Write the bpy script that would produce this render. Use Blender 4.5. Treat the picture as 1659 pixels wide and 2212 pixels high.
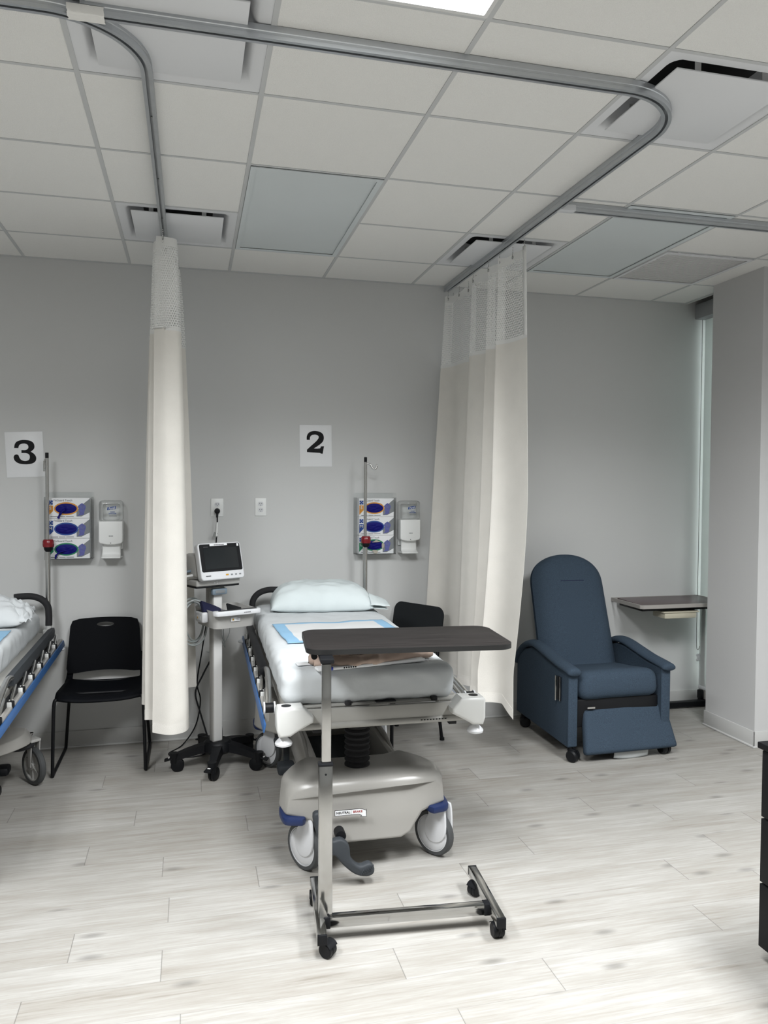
import bpy, bmesh, math, random
from mathutils import Vector, Matrix, Euler, noise
random.seed(7)
PI = math.pi
for o in list(bpy.data.objects): bpy.data.objects.remove(o)
S = bpy.context.scene
C = S.collection
CEIL = 3.0155
T = 0.6096
GX = {k: 0.8552 + i * T for k, i in zip('WXYZABCDEFGH', range(-6, 6))}
RY = {r: -0.4994 - (4 - r) * T for r in range(-12, 5)}      # ceiling grid rows, row 4 is nearest the back wall

# ------------------------------------------------------------------ camera
yaw, pitch, roll = 0.2447, -0.0331, 0.0053
fw = Vector((math.sin(yaw) * math.cos(pitch), math.cos(yaw) * math.cos(pitch), math.sin(pitch)))
rt = Vector((math.cos(yaw), -math.sin(yaw), 0)); up = rt.cross(fw)
r2 = math.cos(roll) * rt + math.sin(roll) * up
u2 = -math.sin(roll) * rt + math.cos(roll) * up
cd = bpy.data.cameras.new('camera'); cam = bpy.data.objects.new('camera', cd); C.objects.link(cam)
cd.sensor_fit = 'VERTICAL'; cd.sensor_height = 36.0; cd.lens = 1672.86 * 36.0 / 2212.0; cd.clip_start = 0.05
M = Matrix((r2, u2, -fw)).transposed().to_4x4(); M.translation = Vector((0, -5.1247, 1.6412))
cam.matrix_world = M
S.camera = cam
# ------------------------------------------------------------------ exposure, sky, lamp strength
S.view_settings.view_transform = 'Standard'; S.view_settings.look = 'None'
S.view_settings.exposure = 0.38; S.view_settings.gamma = 1.0
S.view_settings.use_curve_mapping = False
w = bpy.data.worlds.new('sky'); S.world = w; w.use_nodes = True
w.node_tree.nodes['Background'].inputs[0].default_value = (0.90, 0.97, 0.96, 1)
w.node_tree.nodes['Background'].inputs[1].default_value = 2.8
LAMP = 7.0            # glow of a lit lens
LAMP_W = 66.0         # watts of the area lamp in each lit panel
LAMP_SPREAD = 152     # degrees, the prismatic lens throws most light down

# ------------------------------------------------------------------ materials
def mat(name, col, rough=0.5, metal=0.0, bump=0.0, bscale=200.0, var=0.0, vscale=4.0, spec=0.5, trans=0.0, emit=0.0, stretch=None):
    m = bpy.data.materials.new(name); m.use_nodes = True
    nt = m.node_tree; b = nt.nodes['Principled BSDF']
    b.inputs['Base Color'].default_value = (*col, 1); b.inputs['Roughness'].default_value = rough
    b.inputs['Metallic'].default_value = metal; b.inputs['Specular IOR Level'].default_value = spec
    if emit:
        b.inputs['Emission Color'].default_value = (.97, .99, 1, 1); b.inputs['Emission Strength'].default_value = emit
    tc = nt.nodes.new('ShaderNodeTexCoord'); vec = tc.outputs['Object']
    if stretch:
        mp = nt.nodes.new('ShaderNodeMapping'); mp.inputs['Scale'].default_value = stretch
        nt.links.new(vec, mp.inputs['Vector']); vec = mp.outputs['Vector']
    if var:
        n = nt.nodes.new('ShaderNodeTexNoise'); n.inputs['Scale'].default_value = vscale; n.inputs['Detail'].default_value = 5
        nt.links.new(vec, n.inputs['Vector'])
        r = nt.nodes.new('ShaderNodeMapRange'); r.inputs['From Min'].default_value = .3; r.inputs['From Max'].default_value = .7
        r.inputs['To Min'].default_value = 1 - var; r.inputs['To Max'].default_value = 1 + var
        nt.links.new(n.outputs['Fac'], r.inputs['Value'])
        mx = nt.nodes.new('ShaderNodeVectorMath'); mx.operation = 'SCALE'; mx.inputs[0].default_value = col
        nt.links.new(r.outputs['Result'], mx.inputs['Scale']); nt.links.new(mx.outputs[0], b.inputs['Base Color'])
    if bump:
        n = nt.nodes.new('ShaderNodeTexNoise'); n.inputs['Scale'].default_value = bscale; n.inputs['Detail'].default_value = 3
        nt.links.new(vec, n.inputs['Vector'])
        bp = nt.nodes.new('ShaderNodeBump'); bp.inputs['Strength'].default_value = bump; bp.inputs['Distance'].default_value = .002
        nt.links.new(n.outputs['Fac'], bp.inputs['Height']); nt.links.new(bp.outputs['Normal'], b.inputs['Normal'])
    return m
def clear(name, tint=(1, 1, 1), gloss=0.12):
    m = bpy.data.materials.new(name); m.use_nodes = True; nt = m.node_tree; nt.nodes.clear()
    o = nt.nodes.new('ShaderNodeOutputMaterial'); t = nt.nodes.new('ShaderNodeBsdfTransparent'); g = nt.nodes.new('ShaderNodeBsdfGlossy')
    t.inputs[0].default_value = (*tint, 1); g.inputs['Roughness'].default_value = .08
    lw = nt.nodes.new('ShaderNodeLayerWeight'); lw.inputs['Blend'].default_value = gloss + .08
    ad = nt.nodes.new('ShaderNodeMath'); ad.operation = 'MULTIPLY_ADD'; ad.inputs[1].default_value = .6; ad.inputs[2].default_value = gloss * .4
    mx = nt.nodes.new('ShaderNodeMixShader')
    nt.links.new(lw.outputs['Fresnel'], ad.inputs[0]); nt.links.new(ad.outputs[0], mx.inputs[0])
    nt.links.new(t.outputs[0], mx.inputs[1]); nt.links.new(g.outputs[0], mx.inputs[2]); nt.links.new(mx.outputs[0], o.inputs[0])
    return m
def floor_mat():
    m = bpy.data.materials.new('pale grey wood plank vinyl'); m.use_nodes = True; nt = m.node_tree; L = nt.links.new
    b = nt.nodes['Principled BSDF']
    def N(t, **k):
        n = nt.nodes.new(t)
        for a, v in k.items(): setattr(n, a, v)
        return n
    def Mth(op, a, bb=None, c=None):
        n = N('ShaderNodeMath', operation=op)
        for i, v in enumerate((a, bb, c)):
            if v is None: continue
            if isinstance(v, (int, float)): n.inputs[i].default_value = v
            else: L(v, n.inputs[i])
        return n.outputs[0]
    tc = N('ShaderNodeTexCoord'); sp = N('ShaderNodeSeparateXYZ'); L(tc.outputs['Object'], sp.inputs[0])
    x, y = sp.outputs[0], sp.outputs[1]
    ry = Mth('DIVIDE', Mth('ADD', y, 2.336 + 17.8), 0.178); row = Mth('FLOOR', ry); fy = Mth('FRACT', ry)
    wn = N('ShaderNodeTexWhiteNoise', noise_dimensions='1D'); L(row, wn.inputs['W'])
    px = Mth('DIVIDE', Mth('ADD', x, Mth('MULTIPLY', wn.outputs['Value'], 1.2192)), 1.2192); pid = Mth('FLOOR', px); fx = Mth('FRACT', px)
    cb = N('ShaderNodeCombineXYZ'); L(row, cb.inputs[0]); L(pid, cb.inputs[1])
    w2 = N('ShaderNodeTexWhiteNoise', noise_dimensions='2D'); L(cb.outputs[0], w2.inputs['Vector'])
    off = Mth('MULTIPLY', w2.outputs['Value'], 37.0)
    def grain(sx, sy, det, rough, dist=0.0):
        c = N('ShaderNodeCombineXYZ'); L(Mth('MULTIPLY_ADD', x, sx, off), c.inputs[0]); L(Mth('MULTIPLY', y, sy), c.inputs[1]); L(off, c.inputs[2])
        n = N('ShaderNodeTexNoise'); n.inputs['Scale'].default_value = 1.0; n.inputs['Detail'].default_value = det
        n.inputs['Roughness'].default_value = rough; n.inputs['Distortion'].default_value = dist; L(c.outputs[0], n.inputs['Vector']); return n.outputs['Fac']
    g1 = grain(1.6, 22, 6, .62, .6); g2 = grain(5, 95, 4, .7, .3); g3 = grain(2.2, 5.0, 3, .5)
    mix = Mth('ADD', Mth('MULTIPLY', g1, .45), Mth('MULTIPLY_ADD', g2, .42, Mth('MULTIPLY', g3, .22)))
    mix = Mth('ADD', mix, Mth('MULTIPLY', Mth('SUBTRACT', w2.outputs['Value'], .5), .05))
    cr = N('ShaderNodeValToRGB'); L(mix, cr.inputs[0]); e = cr.color_ramp.elements
    e[0].position = .36; e[0].color = (.225, .205, .178, 1); e[1].position = .70; e[1].color = (.425, .417, .398, 1)
    for p, c in ((.45, (.30, .282, .255, 1)), (.54, (.335, .322, .298, 1)), (.62, (.378, .367, .347, 1))):
        q = e.new(p); q.color = c
    # knots
    c = N('ShaderNodeCombineXYZ'); L(Mth('MULTIPLY_ADD', x, 5.0, off), c.inputs[0]); L(Mth('MULTIPLY', y, 13.0), c.inputs[1])
    vo = N('ShaderNodeTexVoronoi', voronoi_dimensions='2D'); vo.inputs['Scale'].default_value = .30; L(c.outputs[0], vo.inputs['Vector'])
    kn = N('ShaderNodeMapRange'); kn.inputs['From Min'].default_value = .02; kn.inputs['From Max'].default_value = .085; kn.inputs['To Min'].default_value = .66; kn.inputs['To Max'].default_value = 1.0
    L(vo.outputs['Distance'], kn.inputs['Value'])
    # seams
    ex = Mth('MULTIPLY', Mth('SUBTRACT', .5, Mth('ABSOLUTE', Mth('SUBTRACT', fx, .5))), 1.2192)
    ey = Mth('MULTIPLY', Mth('SUBTRACT', .5, Mth('ABSOLUTE', Mth('SUBTRACT', fy, .5))), .178)
    sx_ = N('ShaderNodeMapRange'); sx_.inputs['From Min'].default_value = .0008; sx_.inputs['From Max'].default_value = .0022; sx_.inputs['To Min'].default_value = .55; L(ex, sx_.inputs['Value'])
    sy_ = N('ShaderNodeMapRange'); sy_.inputs['From Min'].default_value = .0006; sy_.inputs['From Max'].default_value = .0018; sy_.inputs['To Min'].default_value = .82; L(ey, sy_.inputs['Value'])
    k = Mth('MULTIPLY', Mth('MULTIPLY', sx_.outputs[0], sy_.outputs[0]), kn.outputs[0])
    sc = N('ShaderNodeVectorMath', operation='SCALE'); L(cr.outputs[0], sc.inputs[0]); L(k, sc.inputs['Scale'])
    L(sc.outputs[0], b.inputs['Base Color']); b.inputs['Roughness'].default_value = .42; b.inputs['Specular IOR Level'].default_value = .35
    bp = N('ShaderNodeBump'); bp.inputs['Strength'].default_value = .12; bp.inputs['Distance'].default_value = .001; L(mix, bp.inputs['Height']); L(bp.outputs[0], b.inputs['Normal'])
    return m
def net_mat():
    """open hexagonal net: round holes on a hexagonal lattice, in metres through the UV map"""
    m = bpy.data.materials.new('white curtain net'); m.use_nodes = True; nt = m.node_tree; L = nt.links.new
    b = nt.nodes['Principled BSDF']; b.inputs['Base Color'].default_value = (.86, .86, .84, 1); b.inputs['Roughness'].default_value = .8
    out = nt.nodes['Material Output']
    uv = nt.nodes.new('ShaderNodeUVMap'); p = 0.0150
    def cell(ox, oy):
        v = nt.nodes.new('ShaderNodeVectorMath'); v.operation = 'MULTIPLY_ADD'; v.inputs[1].default_value = (1 / p, 1 / (p * 1.732), 0); v.inputs[2].default_value = (ox, oy, 0); L(uv.outputs[0], v.inputs[0])
        f = nt.nodes.new('ShaderNodeVectorMath'); f.operation = 'FRACTION'; L(v.outputs[0], f.inputs[0])
        s = nt.nodes.new('ShaderNodeVectorMath'); s.operation = 'SUBTRACT'; s.inputs[1].default_value = (.5, .5, 0); L(f.outputs[0], s.inputs[0])
        q = nt.nodes.new('ShaderNodeVectorMath'); q.operation = 'MULTIPLY'; q.inputs[1].default_value = (1, 1.732, 0); L(s.outputs[0], q.inputs[0])
        l = nt.nodes.new('ShaderNodeVectorMath'); l.operation = 'LENGTH'; L(q.outputs[0], l.inputs[0]); return l.outputs['Value']
    mn = nt.nodes.new('ShaderNodeMath'); mn.operation = 'MINIMUM'; L(cell(0, 0), mn.inputs[0]); L(cell(.5, .5), mn.inputs[1])
    gt = nt.nodes.new('ShaderNodeMath'); gt.operation = 'GREATER_THAN'; gt.inputs[1].default_value = .385; L(mn.outputs[0], gt.inputs[0])
    tr = nt.nodes.new('ShaderNodeBsdfTransparent'); mx = nt.nodes.new('ShaderNodeMixShader')
    L(gt.outputs[0], mx.inputs[0]); L(tr.outputs[0], mx.inputs[1]); L(b.outputs[0], mx.inputs[2]); L(mx.outputs[0], out.inputs[0])
    return m
def cloth_mat(name, col, sheen=0.0, weave=260.0, bump=.25, thru=.0):
    m = mat(name, col, .85, bump=bump, bscale=weave, var=.03, vscale=9, spec=.2)
    if thru:
        nt = m.node_tree; b = nt.nodes['Principled BSDF']; out = nt.nodes['Material Output']
        t = nt.nodes.new('ShaderNodeBsdfTranslucent'); t.inputs[0].default_value = (*col, 1)
        mx = nt.nodes.new('ShaderNodeMixShader'); mx.inputs[0].default_value = thru
        nt.links.new(b.outputs[0], mx.inputs[1]); nt.links.new(t.outputs[0], mx.inputs[2]); nt.links.new(mx.outputs[0], out.inputs[0])
    return m
def pad_mat():
    """underpad: white quilted centre, blue plastic border (UV 0..1)"""
    m = mat('underpad', (.62, .63, .635), .7, bump=.12, bscale=60); nt = m.node_tree; L = nt.links.new; b = nt.nodes['Principled BSDF']
    uv = nt.nodes.new('ShaderNodeUVMap'); sp = nt.nodes.new('ShaderNodeSeparateXYZ'); L(uv.outputs[0], sp.inputs[0])
    def edge(o, wd):
        a = nt.nodes.new('ShaderNodeMath'); a.operation = 'SUBTRACT'; a.inputs[1].default_value = .5; L(o, a.inputs[0])
        c = nt.nodes.new('ShaderNodeMath'); c.operation = 'ABSOLUTE'; L(a.outputs[0], c.inputs[0])
        d = nt.nodes.new('ShaderNodeMath'); d.operation = 'GREATER_THAN'; d.inputs[1].default_value = .5 - wd; L(c.outputs[0], d.inputs[0]); return d.outputs[0]
    mxx = nt.nodes.new('ShaderNodeMath'); mxx.operation = 'MAXIMUM'; L(edge(sp.outputs[0], .10), mxx.inputs[0]); L(edge(sp.outputs[1], .075), mxx.inputs[1])
    mc = nt.nodes.new('ShaderNodeMix'); mc.data_type = 'RGBA'; mc.inputs[6].default_value = (.62, .63, .635, 1); mc.inputs[7].default_value = (.25, .45, .64, 1)
    L(mxx.outputs[0], mc.inputs[0]); L(mc.outputs[2], b.inputs['Base Color']); return m
def lattice_mat():
    m = mat('yellow and white lattice cloth', (.5, .4, .1), .9); nt = m.node_tree; L = nt.links.new; b = nt.nodes['Principled BSDF']
    tc = nt.nodes.new('ShaderNodeTexCoord'); v = nt.nodes.new('ShaderNodeTexVoronoi'); v.feature = 'DISTANCE_TO_EDGE'; v.inputs['Scale'].default_value = 70
    L(tc.outputs['Object'], v.inputs['Vector']); r = nt.nodes.new('ShaderNodeValToRGB'); r.color_ramp.interpolation = 'CONSTANT'
    r.color_ramp.elements[0].color = (.9, .88, .82, 1); r.color_ramp.elements[1].position = .2; r.color_ramp.elements[1].color = (.42, .33, .08, 1)
    L(v.outputs['Distance'], r.inputs[0]); L(r.outputs[0], b.inputs['Base Color']); return m
def ruled_mat(name, col, line, sx, sy):
    """tiny illegible print: dashes on a pale ground"""
    return mat(name, col, .6)

MF = floor_mat()
MW = mat('grey wall paint', (.60, .605, .60), .6, bump=.08, bscale=350, spec=.3)
MW2 = mat('grey column paint', (.58, .58, .58), .6, bump=.08, bscale=350, spec=.3)
MBB = mat('grey vinyl base', (.54, .54, .53), .5, spec=.4)
MT = mat('white mineral fibre tile', (.83, .825, .80), .9, bump=.9, bscale=330, var=.025, vscale=300, spec=.1)
MG = mat('white ceiling grid metal', (.70, .70, .69), .5)
MGRID = mat('ceiling grid bar', (.54, .55, .55), .55)
MDF = mat('white enamel diffuser', (.72, .73, .745), .45)
MDK = mat('dark duct', (.02, .02, .02), .8)
MLO = mat('unlit lamp lens', (.64, .685, .695), .35, var=.02, vscale=2)
MLL = mat('lit lamp lens', (.9, .9, .9), .4, emit=LAMP)
MAL = mat('track aluminium', (.50, .52, .54), .35, metal=.8, var=.05, vscale=20, stretch=(1, 1, 40))
MCHR = mat('brushed chrome', (.48, .48, .47), .13, metal=1.0, var=.08, vscale=6)
MST = mat('polished steel tube', (.60, .60, .59), .25, metal=1.0)
MBLK = mat('black plastic', (.005, .0055, .007), .5, spec=.25)
MBLR = mat('black rubber foam', (.012, .012, .014), .8, bump=.2, bscale=600)
MRUB = mat('dark grey tyre rubber', (.055, .058, .06), .65)
MOUT = mat('bright white plastic', (.80, .81, .80), .35)
MGRY = mat('dark slate plastic', (.036, .041, .047), .6, spec=.3, bump=.15, bscale=400)
MBEI = mat('warm grey bed moulding', (.335, .325, .305), .28, spec=.5)
MBLA = mat('beige enamelled frame', (.33, .325, .305), .4)
MWHP = mat('white plastic', (.60, .605, .59), .35)
MWHC = mat('cool white plastic', (.66, .67, .69), .3)
MBLU = mat('blue trim plastic', (.006, .018, .080), .45)
MBLS = mat('blue rail strip', (.025, .095, .26), .4)
MCUR = cloth_mat('cream curtain weave', (.86, .835, .785), weave=330, bump=.5, thru=.22)
MHEM = cloth_mat('curtain hem', (.82, .795, .745), weave=200, bump=.6, thru=.08)
MNB = cloth_mat('white net heading', (.86, .86, .84), weave=300, thru=.1)
MNET = net_mat()
MSH = cloth_mat('white bed sheet', (.56, .585, .60), weave=45, bump=.35)
MPL = cloth_mat('pale pillow slip', (.61, .67, .68), weave=70, bump=.25)
MPAD = pad_mat()
MTAN = cloth_mat('dusty pink jersey', (.47, .36, .30), weave=420, bump=.4)
MLAT = lattice_mat()
MPAP = mat('white paper', (.80, .81, .825), .35, spec=.5)
MINK = mat('black print', (.008, .008, .009), .6, spec=.2)
MGI = mat('grey print', (.13, .13, .14), .6)
MRED = mat('red print', (.30, .03, .03), .5)
MOR = mat('orange print', (.62, .27, .03), .5)
MBP = mat('blue print', (.012, .06, .27), .5)
MGP = mat('green print', (.01, .20, .09), .5)
MLGY = mat('light grey print', (.20, .215, .225), .6)
MGLV = mat('indigo nitrile glove', (.006, .006, .15), .55, spec=.15, bump=.4, bscale=90)
MGLP = mat('periwinkle printed glove', (.10, .11, .33), .6, var=.15, vscale=80)
MTAB = mat('torn cardboard tab', (.42, .39, .33), .8)
MACR = clear('clear acrylic', (.985, .99, .99), .03)
MACS = clear('clear smoky cover', (.95, .955, .955), .10)
MKNB = mat('red clamp knob', (.19, .008, .014), .25)
MTOP = mat('dark walnut laminate', (.018, .016, .0155), .6, spec=.12, var=.35, vscale=3.0, stretch=(2, 40, 40))
MTOE = mat('black table edge', (.008, .008, .008), .5)
MTP2 = mat('plum laminate', (.085, .055, .058), .35, var=.15, vscale=5, stretch=(1, 14, 14))
MTE2 = mat('taupe table edge', (.36, .34, .32), .5)
MTUB = mat('cream tray plastic', (.50, .47, .37), .5)
MUPH = mat('blue upholstery', (.040, .059, .084), .9, bump=.5, bscale=420, var=.28, vscale=330, spec=.15)
MSHL = mat('black chair shell', (.003, .0035, .005), .6, spec=.08)
MSH2 = mat('charcoal chair shell', (.012, .014, .016), .65, spec=.2)
MCAB = mat('black cabinet laminate', (.005, .005, .006), .6, spec=.2)
MCRT = mat('monitor cart grey', (.42, .415, .40), .4)
MDIS = mat('dark display glass', (.012, .015, .017), .12)
MNAV = mat('navy cuff fabric', (.008, .010, .045), .9)
MCBL = mat('grey hose', (.33, .36, .36), .5)
MTAPE = mat('masking tape', (.80, .79, .76), .7, bump=.5, bscale=60)
MGLS = clear('window glass', (.95, .98, .97), .2)
MSHD = cloth_mat('roller shade cloth', (.72, .74, .73), weave=500, thru=.45)
MYEL = mat('amber key', (.55, .30, .03), .5)
MBLG = mat('blue grey latch', (.17, .22, .27), .45)

# ------------------------------------------------------------------ mesh helpers
class B:
    def __init__(s): s.bm = bmesh.new(); s.uv = None
    def add(s, other, mtx=None):
        if mtx is not None: other.transform(mtx)
        me = bpy.data.meshes.new('t'); other.to_mesh(me); other.free(); s.bm.from_mesh(me); bpy.data.meshes.remove(me); return s
    def box(s, c, d, r=0.0, rot=None, seg=2):
        b = bmesh.new(); bmesh.ops.create_cube(b, size=1)
        bmesh.ops.scale(b, vec=Vector(d), verts=b.verts)
        if r: bmesh.ops.bevel(b, geom=b.edges[:], offset=min(r, min(d) * .49), segments=seg, profile=.5, affect='EDGES')
        m = Matrix.Translation(Vector(c))
        if rot is not None: m = m @ (rot.to_matrix().to_4x4() if isinstance(rot, Euler) else rot.to_4x4())
        return s.add(b, m)
    def cyl(s, p0, p1, r0, r1=None, n=16, bev=0.0):
        p0 = Vector(p0); p1 = Vector(p1); d = p1 - p0; b = bmesh.new()
        bmesh.ops.create_cone(b, cap_ends=True, segments=n, radius1=r0, radius2=r0 if r1 is None else r1, depth=d.length)
        if bev:
            es = [e for e in b.edges if abs(e.verts[0].co.z - e.verts[1].co.z) < 1e-6]
            bmesh.ops.bevel(b, geom=es, offset=bev, segments=2, profile=.5, affect='EDGES')
        q = Vector((0, 0, 1)).rotation_difference(d.normalized())
        return s.add(b, Matrix.Translation((p0 + p1) / 2) @ q.to_matrix().to_4x4())
    def ball(s, c, r, n=16):
        b = bmesh.new(); bmesh.ops.create_uvsphere(b, u_segments=n, v_segments=max(6, n // 2), radius=1)
        r = (r, r, r) if isinstance(r, (int, float)) else r
        return s.add(b, Matrix.Translation(Vector(c)) @ Matrix.Diagonal((*r, 1)))
    def sweep(s, pts, sec, closed=False, upv=(0, 0, 1), scale=None, cap=True):
        """sweep a 2-D section (side, up) along a path with a steady up vector"""
        pts = [Vector(p) for p in pts]; n = len(pts); rings = []
        for i, p in enumerate(pts):
            a = pts[(i - 1) % n] if (closed or i) else p; c = pts[(i + 1) % n] if (closed or i < n - 1) else p
            t = (c - a).normalized(); u = Vector(upv); sd = t.cross(u)
            if sd.length < 1e-4: sd = Vector((1, 0, 0))
            sd.normalize(); u = sd.cross(t).normalized()
            k = 1.0 if scale is None else scale[i]
            rings.append([s.bm.verts.new(p + sd * x * k + u * y * k) for x, y in sec])
        m = len(sec)
        for i in range(n if closed else n - 1):
            A, D = rings[i], rings[(i + 1) % n]
            for j in range(m): s.bm.faces.new((A[j], A[(j + 1) % m], D[(j + 1) % m], D[j]))
        if cap and not closed:
            s.bm.faces.new(rings[0][::-1]); s.bm.faces.new(rings[-1])
        return s
    def tube(s, pts, r, n=10, closed=False, flat=1.0):
        pts = [Vector(p) for p in pts]; k = len(pts); rr = r if isinstance(r, (list, tuple)) else [r] * k
        t0 = (pts[1] - pts[0]).normalized(); ref = Vector((0, 0, 1)) if abs(t0.z) < .9 else Vector((1, 0, 0))
        sd = t0.cross(ref).normalized(); rings = []; prev = t0
        for i, p in enumerate(pts):
            a = pts[(i - 1) % k] if (closed or i) else p; c = pts[(i + 1) % k] if (closed or i < k - 1) else p
            t = (c - a).normalized(); q = prev.rotation_difference(t); sd = (q @ sd); sd = (sd - t * sd.dot(t)).normalized(); prev = t
            u = sd.cross(t)
            rings.append([s.bm.verts.new(p + (sd * math.cos(2 * PI * j / n) + u * math.sin(2 * PI * j / n) * flat) * rr[i]) for j in range(n)])
        for i in range(k if closed else k - 1):
            A, D = rings[i], rings[(i + 1) % k]
            for j in range(n): s.bm.faces.new((A[j], D[j], D[(j + 1) % n], A[(j + 1) % n]))
        if not closed:
            s.bm.faces.new(rings[0]); s.bm.faces.new(rings[-1][::-1])
        return s
    def lathe(s, prof, n=24, mtx=None):
        b = bmesh.new(); rings = []
        for r, z in prof:
            rings.append([b.verts.new((0, 0, z))] if r < 1e-6 else [b.verts.new((r * math.cos(2 * PI * j / n), r * math.sin(2 * PI * j / n), z)) for j in range(n)])
        for A, D in zip(rings, rings[1:]):
            for j in range(n):
                a, a2, d, d2 = A[j % len(A)], A[(j + 1) % len(A)], D[j % len(D)], D[(j + 1) % len(D)]
                vs = []
                for v in (a, a2, d2, d):
                    if v not in vs: vs.append(v)
                if len(vs) > 2: b.faces.new(vs)
        if len(rings[0]) > 1 and len(rings[-1]) > 1:      # a ring section: close it on itself
            A, D = rings[-1], rings[0]
            for j in range(n): b.faces.new((A[j], A[(j + 1) % n], D[(j + 1) % n], D[j]))
        else:
            for R_ in (rings[0], rings[-1]):
                if len(R_) > 1: b.faces.new(R_)
        bmesh.ops.recalc_face_normals(b, faces=b.faces)
        return s.add(b, mtx)
    def prism(s, poly, h, mtx=None, bev=0.0, seg=2):
        """poly in local XY, thickness h along local Z (centred)"""
        b = bmesh.new(); vs = [b.verts.new((x, y, -h / 2)) for x, y in poly]; f = b.faces.new(vs)
        r = bmesh.ops.extrude_face_region(b, geom=[f]); nv = [v for v in r['geom'] if isinstance(v, bmesh.types.BMVert)]
        bmesh.ops.translate(b, vec=(0, 0, h), verts=nv); bmesh.ops.recalc_face_normals(b, faces=b.faces)
        if bev:
            es = [e for e in b.edges if abs(e.verts[0].co.z - e.verts[1].co.z) < 1e-6]
            bmesh.ops.bevel(b, geom=es, offset=bev, segments=seg, profile=.5, affect='EDGES')
        return s.add(b, mtx)
    def grid(s, fn, nu, nv, uvfn=None, closeu=False):
        V = [[s.bm.verts.new(fn(i / nu, j / nv)) for j in range(nv + 1)] for i in range(nu + (0 if closeu else 1))]
        if uvfn and s.uv is None: s.uv = s.bm.loops.layers.uv.new('UVMap')
        for i in range(nu):
            for j in range(nv):
                i2 = (i + 1) % len(V); f = s.bm.faces.new((V[i][j], V[i2][j], V[i2][j + 1], V[i][j + 1]))
                if uvfn:
                    for l, (a, c) in zip(f.loops, ((i, j), (i + 1, j), (i + 1, j + 1), (i, j + 1))): l[s.uv].uv = uvfn(a / nu, c / nv)
        return s
    def ring(s, outer, inner, mtx=None, thick=0.0, bend=None, rings=6):
        """plate between two loops of equal count (a panel with a hole), optionally bent and thickened"""
        b = bmesh.new(); n = len(outer); V = []
        for k in range(rings + 1):
            t = k / rings; V.append([b.verts.new((o[0] * (1 - t) + i[0] * t, 0, o[1] * (1 - t) + i[1] * t)) for o, i in zip(outer, inner)])
        for A, D in zip(V, V[1:]):
            for j in range(n): b.faces.new((A[j], A[(j + 1) % n], D[(j + 1) % n], D[j]))
        if bend:
            for v in b.verts: v.co = Vector(bend(v.co))
        if thick: bmesh.ops.recalc_face_normals(b, faces=b.faces); b.normal_update(); bmesh.ops.solidify(b, geom=b.faces[:], thickness=thick)
        return s.add(b, mtx)
    def build(s, name, m, parent=None, smooth=True, angle=38, loc=None, rot=None, thick=0.0):
        if thick:
            bmesh.ops.recalc_face_normals(s.bm, faces=s.bm.faces); s.bm.normal_update()
            bmesh.ops.solidify(s.bm, geom=s.bm.faces[:], thickness=thick)
        bmesh.ops.recalc_face_normals(s.bm, faces=s.bm.faces)
        me = bpy.data.meshes.new(name); s.bm.to_mesh(me); s.bm.free()
        me.materials.append(m)
        if smooth:
            me.shade_smooth()
            me.set_sharp_from_angle(angle=math.radians(angle))
        o = bpy.data.objects.new(name, me); C.objects.link(o)
        if parent is not None: o.parent = parent
        if loc is not None: o.location = loc
        if rot is not None: o.rotation_euler = rot
        return o
def tag(o, label=None, cat=None, group=None, kind=None):
    for k, v in (('label', label), ('category', cat), ('group', group), ('kind', kind)):
        if v: o[k] = v
    return o
def thing(name, loc, rz, label, cat, group=None):
    o = bpy.data.objects.new(name, None); C.objects.link(o); o.location = loc; o.rotation_euler = (0, 0, rz); o.empty_display_size = .1
    return tag(o, label, cat, group)
def struct(o): o['kind'] = 'structure'; return o
def copy_tree(o, parent=None):
    c = o.copy(); C.objects.link(c)
    if parent is not None: c.parent = parent
    for ch in [x for x in bpy.data.objects if x.parent is o]: copy_tree(ch, c)
    return c
FRONT = Matrix.Rotation(PI / 2, 4, 'X')          # local XY -> world XZ, facing -Y
def text(body, size, m, parent, loc, align='CENTER', name='lettering', bold=0.0, shear=0.0, sx=1.0, rot=None, ext=.0003):
    cu = bpy.data.curves.new('t', 'FONT'); cu.body = body; cu.size = size; cu.extrude = ext; cu.offset = bold; cu.shear = shear
    cu.align_x = align; cu.align_y = 'CENTER'; cu.resolution_u = 3
    t = bpy.data.objects.new('t', cu); C.objects.link(t)
    dg = bpy.context.evaluated_depsgraph_get(); me = bpy.data.meshes.new_from_object(t.evaluated_get(dg)); bpy.data.objects.remove(t); bpy.data.curves.remove(cu)
    me.transform(Matrix.Diagonal((sx, 1, 1, 1))); me.transform(rot.to_4x4() if rot is not None else FRONT)
    me.materials.clear(); me.materials.append(m); me.name = name
    o = bpy.data.objects.new(name, me); C.objects.link(o); o.parent = parent; o.location = loc; return o
def smooth_loop(pts, k=4):
    n = len(pts); out = []
    for i in range(n):
        p0, p1, p2, p3 = [Vector(pts[(i + d) % n]) for d in (-1, 0, 1, 2)]
        for j in range(k):
            t = j / k; out.append(tuple(.5 * ((2 * p1) + (p2 - p0) * t + (2 * p0 - 5 * p1 + 4 * p2 - p3) * t * t + (3 * p1 - p0 - 3 * p2 + p3) * t ** 3)))
    return out
def smooth_path(pts, k=6):
    pts = [Vector(p) for p in pts]; n = len(pts); out = []
    for i in range(n - 1):
        p0, p1, p2, p3 = pts[max(i - 1, 0)], pts[i], pts[i + 1], pts[min(i + 2, n - 1)]
        for j in range(k):
            t = j / k; out.append(.5 * ((2 * p1) + (p2 - p0) * t + (2 * p0 - 5 * p1 + 4 * p2 - p3) * t * t + (3 * p1 - p0 - 3 * p2 + p3) * t ** 3))
    out.append(pts[-1]); return out
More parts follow.
